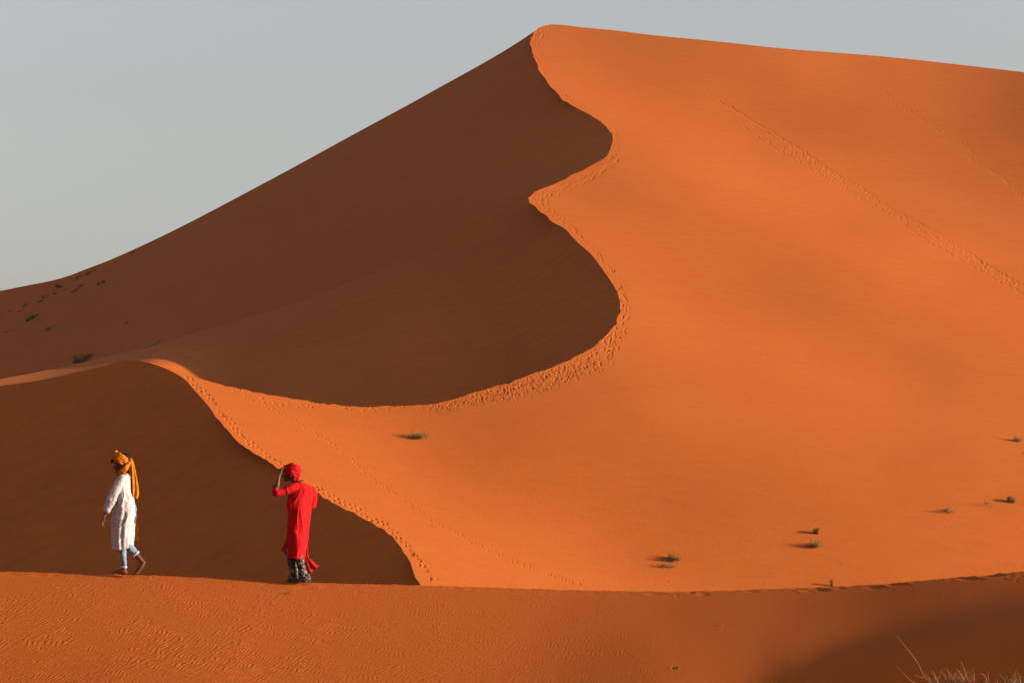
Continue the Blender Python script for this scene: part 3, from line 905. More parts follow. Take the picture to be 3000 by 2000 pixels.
def hand(bm, wrist, fwd, palm_n, side, curl=0.5, length=0.18, spread=0.18, thumb_side=1, curls=None):
    """a palm, five separate fingers with two bends and a thumb leaving the side of the palm.
    fwd: wrist to knuckles, palm_n: the way the palm faces, side: across the palm towards the thumb"""
    w = Vector(wrist); f = Vector(fwd).normalized(); pn = Vector(palm_n).normalized(); sd = f.cross(pn).normalized() * thumb_side
    pl = length * 0.52
    for t in (-0.026, -0.009, 0.009, 0.026):
        bm_chain(bm, [(*(w + sd * t * 0.6), 0.014), (*(w + f * pl * 0.5 + sd * t), 0.015), (*(w + f * pl + sd * t * 1.15), 0.0115)], 10)
    lens = [0.43, 0.48, 0.45, 0.36]
    for k, t in enumerate((0.028, 0.010, -0.009, -0.027)):
        L_ = length * lens[k]; c = (curls[k] if curls else curl * (1 + 0.12 * k))
        p = w + f * pl + sd * t * 1.1; d = (f + sd * t * spread * 8).normalized(); pts = [(*p, 0.0098)]
        for seg_, fr in ((0.45, 1.0), (0.30, 1.0), (0.25, 0.8)):
            ang = c * fr
            d = (d * math.cos(ang) + pn * math.sin(ang)).normalized()
            p = p + d * L_ * seg_; pts.append((*p, 0.0092 - 0.0012 * len(pts) * 0.6))
        bm_chain(bm, pts, 9)
    p = w + f * pl * 0.25 + sd * 0.026; d = (f * 0.7 + sd * 0.75 + pn * 0.25).normalized(); pts = [(*p, 0.0135)]
    for sl, bend in ((0.18, 0.0), (0.17, -0.25), (0.13, -0.25)):
        d = (d + f * (-bend) * 0.8 + pn * 0.12).normalized(); p = p + d * length * sl; pts.append((*p, 0.0112 - 0.0008 * len(pts)))
    bm_chain(bm, pts, 9)

def person_root(name, px, row_off, label):
    py = float(f_crest(px)) + row_off
    D = float(solve_fore(np.array([[float(px)]]), np.array([[py]]))[0, 0])
    p = world_pt(float(px), py, D)
    r = bpy.data.objects.new(name, None); r.empty_display_size = 0.3
    r.location = Vector([float(q) for q in p.reshape(3)]); r.scale = (D / 41.0,) * 3
    COL.objects.link(r); tag(r, label, 'person')
    print(name, tuple(r.location), D)
    return r

# ================================================================== the walker in white
W = person_root('person', 358.3, 1.2, 'barefoot person in long white robe and orange headscarf walking left along the crest')
bm = bmesh.new()
# head bowed a little, facing left
bm_ell(bm, (-0.022, 0, 1.622), (0.102, 0.078, 0.108), ('Y', -0.35))
bm_ell(bm, (-0.070, 0, 1.545), (0.055, 0.054, 0.075), ('Y', -0.35))
bm_ell(bm, (-0.100, 0, 1.610), (0.026, 0.048, 0.020))
bm_chain(bm, [(-0.112, 0, 1.588, 0.010), (-0.128, 0, 1.566, 0.013), (-0.136, 0, 1.548, 0.0155)], 10)
for q in (-1, 1):
    bm_ell(bm, (-0.122, q * 0.013, 1.546), (0.011, 0.009, 0.009))
    bm_ell(bm, (-0.008, q * 0.078, 1.578), (0.018, 0.009, 0.030), ('Y', -0.3))
    bm_ell(bm, (-0.085, q * 0.036, 1.560), (0.028, 0.022, 0.024))
bm_ell(bm, (-0.114, 0, 1.521), (0.014, 0.024, 0.0085))
bm_ell(bm, (-0.110, 0, 1.505), (0.014, 0.022, 0.0090))
bm_ell(bm, (-0.094, 0, 1.480), (0.022, 0.026, 0.020))
bm_chain(bm, [(0.020, 0, 1.56, 0.055), (0.038, 0, 1.47, 0.054), (0.04, 0, 1.38, 0.07)])
bm_ell(bm, (0.015, 0, 1.29), (0.105, 0.165, 0.16)); bm_ell(bm, (0.02, 0, 1.08), (0.10, 0.145, 0.16)); bm_ell(bm, (0.03, 0, 0.92), (0.105, 0.155, 0.12))
# arms
bm_chain(bm, [(0.006, -0.135, 1.375, 0.045), (-0.07, -0.188, 1.24, 0.040), (-0.13, -0.20, 1.115, 0.036), (-0.185, -0.197, 0.97, 0.034), (-0.228, -0.19, 0.865, 0.025)])
bm_chain(bm, [(0.006, 0.135, 1.375, 0.045), (0.045, 0.18, 1.24, 0.040), (0.07, 0.20, 1.115, 0.036), (0.10, 0.215, 0.98, 0.032), (0.12, 0.225, 0.875, 0.025)])
hand(bm, (-0.230, -0.19, 0.862), (-0.42, 0.0, -0.90), (0.85, 0.15, -0.35), None, 0.42, 0.18, 0.08, 1, (0.40, 0.60, 0.70, 0.80))
hand(bm, (0.122, 0.228, 0.870), (0.15, 0.0, -1.0), (-0.3, -0.9, 0), None, 0.9, 0.165, 0.1, -1)
# legs: right leg carries, left leg pushes off behind
bm_chain(bm, [(0.03, 0.085, 0.92, 0.075), (0.00, 0.088, 0.70, 0.060), (-0.025, 0.09, 0.49, 0.046), (-0.012, 0.09, 0.33, 0.042), (0.006, 0.09, 0.17, 0.031), (0.014, 0.09, 0.08, 0.034)])
bm_chain(bm, [(0.028, 0.09, 0.040, 0.033), (-0.02, 0.09, 0.052, 0.036), (-0.09, 0.09, 0.034, 0.032), (-0.145, 0.09, 0.022, 0.026)])
for k in range(5):
    oy = 0.065 + 0.0135 * k
    bm_chain(bm, [(-0.135 + 0.008 * abs(k - 3), oy, 0.021, 0.011), (-0.182 + 0.010 * (4 - k) * 0 + 0.009 * k, oy, 0.013, 0.0095)], 9)
bm_chain(bm, [(0.035, -0.085, 0.92, 0.075), (0.045, -0.088, 0.68, 0.060), (0.052, -0.09, 0.455, 0.048), (0.135, -0.09, 0.372, 0.046), (0.225, -0.09, 0.275, 0.038), (0.282, -0.09, 0.212, 0.033)])
bm_chain(bm, [(0.312, -0.09, 0.180, 0.033), (0.290, -0.09, 0.135, 0.036), (0.250, -0.09, 0.078, 0.034), (0.218, -0.09, 0.034, 0.028)])
for k in range(5):
    oy = -0.112 + 0.0125 * k
    bm_chain(bm, [(0.216, oy, 0.032, 0.011), (0.190, oy, 0.016, 0.0095), (0.172, oy, 0.013, 0.008)], 9)
finish(bm, 'body', M_skin, W, 0.0045, 2)
# eyes
for q in (-1, 1):
    bm = bmesh.new(); bm_ell(bm, (-0.1085, q * 0.030, 1.590), (0.0085, 0.0115, 0.0075), None, 12)
    finish(bm, 'eye', mat('eye', (0.10, 0.09, 0.08), 0.3) if q < 0 else bpy.data.materials['eye'], W)
# hair
bm = bmesh.new()
bm_ell(bm, (-0.006, 0, 1.655), (0.112, 0.086, 0.098), ('Y', -0.2))
bm_ell(bm, (0.03, 0, 1.675), (0.085, 0.075, 0.073))
for k in range(12):
    r_ = random.Random(k)
    bm_chain(bm, [(-0.11, r_.uniform(-.05, .05), 1.655, 0.022), (-0.145 - r_.uniform(0, .012), r_.uniform(-.055, .045), 1.650, 0.019), (-0.150 - r_.uniform(0, .016), r_.uniform(-.055, .045), 1.622, 0.012)], 8)
for k in range(30):
    r_ = random.Random(k + 50); t = r_.uniform(0, 2.4)
    bm_ell(bm, (0.02 + 0.085 * math.cos(t), r_.uniform(-.06, .06), 1.67 + 0.073 * math.sin(t)), (0.016, 0.016, 0.014), None, 8)
finish(bm, 'hair', M_hair, W, 0.0045, 1)
# robe
bm = bmesh.new()
rows = [(1.468, 0.045, 0, 0.052, 0.066), (1.448, 0.035, 0, 0.072, 0.088), (1.42, 0.018, 0, 0.092, 0.145), (1.36, 0.008, 0, 0.112, 0.185), (1.26, 0.000, 0, 0.120, 0.195),
        (1.16, 0.012, 0, 0.124, 0.195), (1.06, 0.030, 0, 0.138, 0.20), (0.95, 0.030, 0, 0.160, 0.205), (0.86, 0.024, 0, 0.170, 0.208), (0.76, 0.010, 0, 0.174, 0.206),
        (0.66, 0.002, 0, 0.170, 0.202), (0.56, 0.001, 0, 0.164, 0.196), (0.47, 0.004, 0, 0.160, 0.19), (0.375, 0.006, 0, 0.158, 0.186)]
bm_robe(bm, rows, 100, 130, lambda h: 0.004 + 0.011 * min(1, h * 1.6), seed=11, hem=lambda x, y: -0.018 + 0.20 * max(0, x + 0.02))
# near sleeve, wide, and far sleeve
bm_chain(bm, [(0.004, -0.135, 1.385, 0.070), (-0.040, -0.172, 1.30, 0.072), (-0.078, -0.190, 1.22, 0.070), (-0.112, -0.200, 1.15, 0.074), (-0.142, -0.203, 1.08, 0.078), (-0.172, -0.200, 1.00, 0.070), (-0.200, -0.195, 0.93, 0.056)], 28)
bm_chain(bm, [(0.004, 0.135, 1.385, 0.070), (0.045, 0.175, 1.28, 0.070), (0.08, 0.195, 1.15, 0.070), (0.092, 0.21, 1.03, 0.058), (0.105, 0.22, 0.96, 0.046)], 24)
# loose cloth at the chest
bm_chain(bm, [(-0.075, 0.08, 1.36, 0.05), (-0.115, 0.09, 1.27, 0.05), (-0.140, 0.09, 1.19, 0.036)], 18)
robe = finish(bm, 'robe', M_white, W, 0.0050, 2)
# crumple the cloth
def drape(o, amp, angle, across, along, seed=0, zlim=None, power=1.0):
    """long soft folds: ridged noise stretched along a direction in the x-z plane"""
    me = o.data; n = len(me.vertices); co = np.empty(n * 3, np.float32); no = np.empty(n * 3, np.float32)
    me.vertices.foreach_get('co', co); me.vertices.foreach_get('normal', no)
    co = co.reshape(-1, 3); no = no.reshape(-1, 3); c, s_ = math.cos(angle), math.sin(angle)
    out = np.empty(n, np.float32)
    for i, q in enumerate(co.tolist()):
        l = q[0] * c + q[2] * s_; a = -q[0] * s_ + q[2] * c
        w = mnoise.noise(Vector((a * across * .5 + seed, l * along * 2, q[1] * 3))) * 0.5
        v = mnoise.noise(Vector((a * across + w, l * along, q[1] * across * 0.7 + seed)))
        out[i] = (1 - abs(v) * 2.2) ** 3 if abs(v) < 0.45 else 0.0
        if zlim:
            out[i] *= min(1, max(0, (q[2] - zlim[0]) / 0.1)) * min(1, max(0, (zlim[1] - q[2]) / 0.1))
    co += no * (amp * (out - 0.3))[:, None]
    me.vertices.foreach_set('co', co.ravel()); me.update()
def crumple(o, amp, sc, seed=0, stretch=(1, 1, 1)):
    me = o.data; n = len(me.vertices); co = np.empty(n * 3, np.float32); no = np.empty(n * 3, np.float32)
    me.vertices.foreach_get('co', co); me.vertices.foreach_get('normal', no)
    co = co.reshape(-1, 3); no = no.reshape(-1, 3)
    out = np.array([mnoise.turbulence(Vector((c[0] * sc * stretch[0] + seed, c[1] * sc * stretch[1], c[2] * sc * stretch[2])), 3, True) for c in co.tolist()])
    co += no * (amp * (out - 0.6))[:, None]
    me.vertices.foreach_set('co', co.ravel()); me.update()
crumple(robe, 0.008, 6, 3, (1.3, 1.3, 0.8))
drape(robe, 0.010, rad(38), 7, 2.2, 4, (0.40, 1.05))
drape(robe, 0.009, rad(78), 10, 1.6, 9, (0.85, 1.45))
drape(robe, 0.006, rad(-30), 11, 3, 2, (0.7, 1.2))
bm = bmesh.new()
for k in range(26):
    t = k / 25.0
    x = -0.012 + t * -0.112; z = 1.40 - t * 0.40; y = -0.205 - 0.068 * math.sin(min(1, t * 1.5 + .25) * math.pi / 2) + 0.004
    bm_ell(bm, (x + 0.004 * (k % 2), y, z), (0.0050 + 0.002 * (k % 3 == 0), 0.003, 0.0065), ('Y', 0.7 * (-1) ** k), 8)
    if k % 2: bm_ell(bm, (x + 0.012, y + 0.004, z), (0.0035, 0.0025, 0.006), None, 8)
finish(bm, 'embroidery', M_thread, robe)
bm = bmesh.new(); bm_loop(bm, (-0.209, -0.193, 0.905), 0.050, 0.048, (0.4, 0, 0.92), 0.009, 40, 10, wob=0.002)
finish(bm, 'cuff', M_trim, robe)
# trousers with pale turn-ups
bm = bmesh.new()
bm_chain(bm, [(0.02, 0.07, 0.80, 0.07), (0.0, 0.08, 0.62, 0.065), (-0.024, 0.09, 0.46, 0.068), (-0.010, 0.09, 0.34, 0.056), (0.004, 0.09, 0.22, 0.046), (0.010, 0.09, 0.135, 0.040)], 24)
bm_chain(bm, [(0.03, -0.07, 0.80, 0.07), (0.045, -0.075, 0.62, 0.065), (0.062, -0.085, 0.46, 0.058), (0.125, -0.09, 0.385, 0.060), (0.180, -0.09, 0.325, 0.056)], 24)
tr = finish(bm, 'trousers', M_jeans, W, 0.006, 1)
crumple(tr, 0.012, 11, 7)
for c, a, nrm in (((0.012, 0.09, 0.110), 0.038, (-0.1, 0, 1)), ((0.203, -0.09, 0.300), 0.052, (-0.68, 0, 0.73))):
    bm = bmesh.new(); bm_loop(bm, c, a, a, nrm, 0.013, 36, 10, wob=0.003, flat=1.4); finish(bm, 'turn_up', M_turnup, tr)
# headscarf
bm = bmesh.new()
nrm = (0.46, 0, 0.89)
for off, a, b, r, sd in ((-0.046, 0.116, 0.092, 0.025, 1), (-0.020, 0.121, 0.098, 0.027, 2), (0.008, 0.121, 0.096, 0.028, 3.3), (0.036, 0.110, 0.090, 0.026, 5)):
    c = (-0.031 + nrm[0] * off * 1.1 - 0.006, 0, 1.678 + nrm[2] * off)
    bm_loop(bm, c, a, b, nrm, r, 72, 16, wob=0.005, seed=sd)
bm_chain(bm, [(-0.11, -0.05, 1.765, 0.020), (-0.10, 0, 1.775, 0.022), (-0.115, 0.04, 1.758, 0.02)], 12)
bm_ell(bm, (0.104, -0.01, 1.648), (0.030, 0.034, 0.038))
# under the jaw and over the shoulder
bm_chain(bm, [(0.095, -0.055, 1.61, 0.026), (0.045, -0.085, 1.55, 0.026), (-0.01, -0.080, 1.505, 0.026), (-0.055, -0.055, 1.465, 0.024), (-0.082, -0.015, 1.435, 0.020)], 14)
bm_chain(bm, [(0.090, -0.04, 1.60, 0.022), (0.055, -0.076, 1.52, 0.026), (0.010, -0.075, 1.475, 0.024), (-0.05, -0.05, 1.44, 0.018)], 14)
bm_chain(bm, [(0.09, 0.05, 1.60, 0.024), (0.02, 0.085, 1.52, 0.026), (-0.05, 0.06, 1.455, 0.022), (-0.082, 0.01, 1.435, 0.018)], 14)
hs_ = finish(bm, 'headscarf', M_orange, W, 0.0042, 3)
crumple(hs_, 0.005, 12, 1)
bm = bmesh.new()
bm_sheet(bm, [(0.098, -0.02, 1.655), (0.108, -0.02, 1.56), (0.110, -0.03, 1.45), (0.112, -0.03, 1.32), (0.114, -0.03, 1.22), (0.118, -0.03, 1.165), (0.140, -0.03, 1.130)],
         [(0.135, -0.01, 1.665), (0.158, -0.01, 1.60), (0.186, -0.02, 1.48), (0.208, -0.02, 1.36), (0.228, -0.02, 1.24), (0.232, -0.02, 1.17), (0.212, -0.02, 1.095)],
         60, 34, lambda u, v: 0.012 * math.sin(u * 11 + 2 * v) * (0.4 + v) - 0.03 * math.sin(u * math.pi), 0.024)
tail = finish(bm, 'scarf_tail', M_orange, W, 0.0045, 6)
crumple(tail, 0.008, 12, 5, (1.5, 1.5, .4))
bm = bmesh.new()
bm_sheet(bm, [(0.155, 0.20, 0.80), (0.160, 0.19, 0.70), (0.150, 0.17, 0.62), (0.165, 0.17, 0.56), (0.178, 0.18, 0.50)],
         [(0.180, 0.21, 0.80), (0.196, 0.20, 0.70), (0.200, 0.19, 0.62), (0.196, 0.19, 0.55), (0.204, 0.19, 0.47)],
         36, 18, lambda u, v: 0.012 * math.sin(u * 12 + 9 * v), 0.018)
finish(bm, 'scarf_end', M_orange, W, 0.0045, 1)

# ================================================================== the walker in red
R_ = person_root('person', 877.6, 1.6, 'person in bright red robe and red turban holding a hand up to the face')
yaw = math.atan2(0.55, 0.83)
bm = bmesh.new()
hx, hz = -0.132, 1.585
bm_ell(bm, (-0.120, 0.0, 1.60), (0.100, 0.080, 0.108), ('Y', -0.3))
bm_ell(bm, (-0.178, 0.02, 1.525), (0.054, 0.053, 0.068), ('Y', -0.5))
bm_ell(bm, (-0.205, 0.025, 1.585), (0.026, 0.046, 0.018))
bm_chain(bm, [(-0.222, 0.03, 1.567, 0.010), (-0.243, 0.035, 1.545, 0.013), (-0.252, 0.036, 1.530, 0.015)], 10)
for q in (-1, 1):
    bm_ell(bm, (-0.198, 0.025 + q * 0.034, 1.535), (0.027, 0.021, 0.024))
    bm_ell(bm, (-0.122, q * 0.080, 1.548), (0.017, 0.010, 0.028))
bm_ell(bm, (-0.230, 0.03, 1.503), (0.014, 0.024, 0.010)); bm_ell(bm, (-0.224, 0.03, 1.489), (0.014, 0.022, 0.009))
bm_ell(bm, (-0.205, 0.025, 1.470), (0.022, 0.026, 0.020))
bm_chain(bm, [(-0.10, 0, 1.54, 0.056), (-0.055, 0, 1.45, 0.056), (-0.01, 0.0, 1.36, 0.075)])
for z, cx, rx, ry, rz in ((1.26, 0.012, 0.155, 0.09, 0.15), (1.06, 0.0, 0.135, 0.09, 0.16), (0.90, -0.01, 0.135, 0.09, 0.12)):
    bm_ell(bm, (cx, 0.02, z), (rx, ry, rz), ('Z', yaw))
bm_chain(bm, [(-0.095, -0.080, 1.36, 0.045), (-0.21, -0.13, 1.325, 0.040), (-0.322, -0.165, 1.29, 0.036), (-0.315, -0.168, 1.39, 0.034), (-0.296, -0.165, 1.50, 0.025), (-0.290, -0.16, 1.535, 0.024)])
hand(bm, (-0.289, -0.155, 1.530), (0.20, 0.42, 0.88), (0.80, 0.55, -0.2), None, 0.28, 0.17, 0.12, 1, (0.24, 0.30, 0.34, 0.38))
bm_chain(bm, [(0.16, 0.09, 1.33, 0.042), (0.18, 0.115, 1.22, 0.036), (0.172, 0.15, 1.11, 0.034), (0.10, 0.26, 1.10, 0.030), (0.03, 0.33, 1.12, 0.025)])
hand(bm, (0.028, 0.332, 1.122), (-0.7, 0.6, 0.2), (-0.5, -0.5, -0.3), None, 0.8, 0.165, 0.1, 1)
bm_chain(bm, [(-0.06, 0.04, 0.88, 0.070), (-0.09, 0.055, 0.66, 0.055), (-0.13, 0.07, 0.46, 0.045), (-0.10, 0.06, 0.25, 0.038), (-0.085, 0.055, 0.09, 0.035)])
bm_chain(bm, [(0.02, -0.01, 0.88, 0.070), (0.005, -0.015, 0.66, 0.055), (-0.005, -0.025, 0.46, 0.045), (0.020, -0.035, 0.25, 0.038), (0.050, -0.04, 0.09, 0.033)])
for ax, ay, dx in ((-0.085, 0.055, -1), (0.065, -0.05, -1)):
    bm_chain(bm, [(ax + 0.02, ay, 0.035, 0.032), (ax - 0.03, ay + 0.02, 0.042, 0.034), (ax - 0.09, ay + 0.05, 0.026, 0.028)])
    for k in range(5):
        bm_chain(bm, [(ax - 0.09 + 0.008 * k, ay + 0.03 + 0.012 * k, 0.018, 0.010), (ax - 0.125 + 0.012 * k, ay + 0.048 + 0.013 * k, 0.012, 0.009)], 8)
finish(bm, 'body', M_skin, R_, 0.0045, 2)
for q in (-1, 1):
    bm = bmesh.new(); bm_ell(bm, (-0.2155, 0.026 + q * 0.028, 1.568), (0.0085, 0.0115, 0.0075), None, 12)
    finish(bm, 'eye', bpy.data.materials['eye'], R_)
bm = bmesh.new(); bm_loop(bm, (-0.120, -0.092, 1.535), 0.010, 0.010, (0, 0.2, 1), 0.003, 20, 8, wob=0)
finish(bm, 'earring', mat('silver', (0.4, 0.36, 0.3), 0.3), R_)
# robe
bm = bmesh.new()
rows = [(1.462, -0.030, 0, 0.060, 0.060), (1.444, -0.022, 0, 0.082, 0.075), (1.42, 0.010, 0.01, 0.118, 0.088), (1.38, 0.030, 0.02, 0.165, 0.105), (1.32, 0.030, 0.02, 0.190, 0.118), (1.25, 0.012, 0.02, 0.200, 0.125),
        (1.15, -0.010, 0.02, 0.198, 0.130), (1.05, -0.006, 0.02, 0.186, 0.130), (0.985, -0.006, 0.02, 0.180, 0.130), (0.84, -0.020, 0.02, 0.174, 0.132), (0.70, -0.030, 0.02, 0.166, 0.132),
        (0.58, -0.038, 0.01, 0.148, 0.130), (0.46, -0.044, 0.0, 0.134, 0.125), (0.355, -0.050, 0.0, 0.126, 0.122)]
bm_robe(bm, rows, 110, 140, lambda h: 0.003 + 0.007 * min(1, h * 1.4), yaw=yaw, seed=23, hem=lambda x, y: -0.01 - 0.10 * (x + 0.05), k=(4, 7, 11))
# left sleeve, raised
bm_chain(bm, [(-0.060, -0.060, 1.375, 0.072), (-0.125, -0.095, 1.350, 0.074), (-0.185, -0.120, 1.328, 0.068), (-0.245, -0.142, 1.305, 0.062), (-0.300, -0.160, 1.290, 0.060), (-0.330, -0.166, 1.295, 0.060), (-0.336, -0.168, 1.330, 0.052), (-0.334, -0.168, 1.362, 0.044)], 26)
# right sleeve
bm_chain(bm, [(0.165, 0.09, 1.335, 0.060), (0.182, 0.115, 1.25, 0.056), (0.178, 0.135, 1.15, 0.052), (0.172, 0.15, 1.11, 0.052), (0.12, 0.22, 1.09, 0.048), (0.07, 0.28, 1.10, 0.042)], 22)
rr_ = finish(bm, 'robe', M_red, R_, 0.0050, 2)
crumple(rr_, 0.007, 5, 9, (1.4, 1.4, 0.6))
drape(rr_, 0.013, rad(96), 8, 1.0, 3, (0.35, 1.40))
drape(rr_, 0.007, rad(60), 11, 2.4, 7, (1.0, 1.42))
bm = bmesh.new()
bm_sheet(bm, [(-0.165, 0.06, 0.80), (-0.190, 0.07, 0.70), (-0.220, 0.08, 0.60), (-0.252, 0.09, 0.52), (-0.277, 0.10, 0.455)],
         [(-0.05, 0.0, 0.80), (-0.07, 0.02, 0.70), (-0.10, 0.05, 0.60), (-0.125, 0.06, 0.50), (-0.145, 0.07, 0.400)],
         50, 30, lambda u, v: 0.018 * math.sin(u * 9 + 1) * v, 0.014)
o = finish(bm, 'robe_front_panel', M_red, R_, 0.0045, 1); crumple(o, 0.012, 8, 2)
bm = bmesh.new()
bm_sheet(bm, [(0.060, 0.09, 0.72), (0.070, 0.09, 0.60), (0.060, 0.08, 0.48), (0.066, 0.08, 0.36), (0.085, 0.08, 0.27), (0.100, 0.08, 0.18), (0.122, 0.08, 0.110)],
         [(0.095, 0.10, 0.72), (0.108, 0.10, 0.60), (0.112, 0.10, 0.48), (0.122, 0.10, 0.36), (0.160, 0.10, 0.325), (0.215, 0.10, 0.275), (0.272, 0.10, 0.240)],
         70, 40, lambda u, v: 0.020 * math.sin(u * 12 + 2 * v) * (0.2 + v), 0.016)
o = finish(bm, 'robe_tail', M_red, R_, 0.0045, 1); crumple(o, 0.014, 9, 4)
# black inner shirt: collar and cuff
bm = bmesh.new(); bm_loop(bm, (-0.030, 0.0, 1.458), 0.074, 0.066, (-0.16, 0, 1), 0.010, 48, 10, wob=0.002); finish(bm, 'collar', M_black, R_)
bm = bmesh.new(); bm_loop(bm, (-0.334, -0.168, 1.384), 0.042, 0.042, (-0.05, 0, 1), 0.010, 40, 10, wob=0.002, flat=1.3); finish(bm, 'cuff', M_black, R_)
# printed trousers
bm = bmesh.new()
bm_chain(bm, [(-0.10, 0.06, 0.56, 0.062), (-0.13, 0.07, 0.50, 0.068), (-0.152, 0.07, 0.42, 0.070), (-0.118, 0.06, 0.30, 0.066), (-0.090, 0.055, 0.17, 0.060), (-0.092, 0.055, 0.085, 0.066)], 26)
bm_chain(bm, [(-0.005, -0.01, 0.50, 0.055), (-0.008, -0.025, 0.42, 0.064), (0.002, -0.04, 0.32, 0.068), (0.035, -0.05, 0.20, 0.062), (0.062, -0.05, 0.090, 0.070)], 26)
bm_robe(bm, [(0.12, -0.094, 0.055, 0.062, 0.06), (0.06, -0.100, 0.055, 0.068, 0.064), (0.012, -0.106, 0.055, 0.072, 0.066)], 14, 40, lambda h: 0.006, seed=2)
bm_robe(bm, [(0.13, 0.055, -0.05, 0.064, 0.06), (0.06, 0.072, -0.05, 0.074, 0.066), (0.010, 0.084, -0.05, 0.082, 0.068)], 14, 40, lambda h: 0.007, seed=4)
o = finish(bm, 'trousers', M_print, R_, 0.0055, 1); crumple(o, 0.018, 9, 12, (1.4, 1.4, .8))
# turban
bm = bmesh.new()
bm_ell(bm, (-0.100, 0, 1.635), (0.112, 0.098, 0.088))
for off, a, b, r, sd, nr in ((-0.050, 0.108, 0.092, 0.026, 1, (0.30, 0, 0.95)), (-0.022, 0.118, 0.098, 0.030, 2, (0.36, 0, 0.93)), (0.012, 0.114, 0.098, 0.030, 3, (0.22, 0.1, 0.97)), (0.042, 0.094, 0.082, 0.028, 4, (0.15, -0.12, 0.97)), (0.066, 0.060, 0.054, 0.026, 5, (0.1, 0.1, 1))):
    bm_loop(bm, (-0.105 + nr[0] * off, 0, 1.622 + off), a, b, nr, r, 72, 16, wob=0.006, seed=sd)
bm_chain(bm, [(-0.085, -0.075, 1.665, 0.026), (-0.15, -0.085, 1.625, 0.028), (-0.195, -0.065, 1.600, 0.026)], 14)
bm_chain(bm, [(-0.15, -0.05, 1.665, 0.034), (-0.205, -0.05, 1.645, 0.036), (-0.245, -0.06, 1.615, 0.032), (-0.262, -0.075, 1.575, 0.022)], 16)
bm_chain(bm, [(-0.15, 0.05, 1.66, 0.034), (-0.205, 0.05, 1.635, 0.036), (-0.235, 0.04, 1.61, 0.03)], 16)
bm_chain(bm, [(-0.02, -0.03, 1.60, 0.040), (-0.035, -0.03, 1.53, 0.042), (-0.05, -0.02, 1.47, 0.040)], 16)
bm_chain(bm, [(-0.045, -0.055, 1.58, 0.030), (-0.075, -0.065, 1.52, 0.028), (-0.085, -0.05, 1.475, 0.022)], 14)
o = finish(bm, 'turban', M_red, R_, 0.0042, 2); crumple(o, 0.005, 12, 8)

# ================================================================== plants
def leaf_mat(name, a, b, sc=6):
    m = mat(name, a, 0.8, 0.15, (sc, a, b, 0.35, 0.65))
    m.node_tree.nodes['Principled BSDF'].inputs['Transmission Weight'].default_value = 0.0
    return m
M_olive = leaf_mat('olive blades', (0.085, 0.060, 0.009), (0.20, 0.12, 0.028))
M_dark = leaf_mat('dark green blades', (0.045, 0.037, 0.007), (0.11, 0.078, 0.014))
M_straw = leaf_mat('straw', (0.15, 0.068, 0.026), (0.24, 0.110, 0.045))
M_drygreen = leaf_mat('grey green blades', (0.050, 0.036, 0.012), (0.095, 0.062, 0.022))

def blade(bm, base, tip, bend, w, segs=4, seed=0):
    """a thin three-sided blade from base to tip, bowed by the vector bend"""
    b = Vector(base); t = Vector(tip); bd = Vector(bend); prev = None
    ax = (t - b).normalized(); s1 = ax.cross(Vector((0, 0, 1)))
    s1 = s1.normalized() if s1.length > 1e-4 else Vector((1, 0, 0)); s2 = ax.cross(s1).normalized()
    for k in range(segs + 1):
        f = k / segs; c = b.lerp(t, f) + bd * (4 * f * (1 - f)); r = w * (1 - f * 0.85) * 0.5
        ring = [bm.verts.new(c + s1 * r * math.cos(q) + s2 * r * math.sin(q)) for q in (0.3, 2.39, 4.49)]
        if prev:
            for j in range(3): bm.faces.new((prev[j], prev[(j + 1) % 3], ring[(j + 1) % 3], ring[j]))
        prev = ring
    bm.faces.new(prev)

def tussock_mesh(name, n, spread, h, w, seed, clumps=5, leafy=0.5, flat=0.3, mats=None):
    """a shrub one metre wide: clumps of blades with side leaves; material slot 1 for a share of dry blades"""
    r = random.Random(seed); bm = bmesh.new()
    cl = [(r.uniform(-.42, .42) * spread, r.uniform(-.35, .35) * spread, r.uniform(0.5, 1.0), r.uniform(-.5, .5)) for _ in range(clumps)]
    for i in range(n):
        cx, cy, ch, lean = cl[i % clumps]
        a = r.uniform(0, 2 * math.pi); el = r.uniform(flat, 1.45)
        L_ = h * ch * r.uniform(0.45, 1.1)
        d = Vector((math.cos(a) * math.cos(el) + lean * 0.3, math.sin(a) * math.cos(el), math.sin(el)))
        b = Vector((cx + r.gauss(0, .05), cy + r.gauss(0, .05), -0.04))
        t = b + d * L_
        n0 = len(bm.faces)
        blade(bm, b, t, (r.uniform(-.05, .05), r.uniform(-.05, .05), 0.10 * L_), w * r.uniform(.7, 1.3))
        if r.random() < leafy:
            for _ in range(r.randint(2, 5)):
                f = r.uniform(.35, 1); p = b.lerp(t, f) + Vector((0, 0, 0.4 * L_ * f * (1 - f)))
                q = p + Vector((r.uniform(-1, 1), r.uniform(-1, 1), r.uniform(-.2, 1))).normalized() * h * r.uniform(.08, .2)
                blade(bm, p, q, (0, 0, 0), w * 1.5, 2)
        if r.random() < 0.22:
            bm.faces.ensure_lookup_table()
            for f_ in bm.faces[n0:]: f_.material_index = 1
    me = bpy.data.meshes.new(name); bm.to_mesh(me); bm.free()
    for m in mats: me.materials.append(m)
    return me

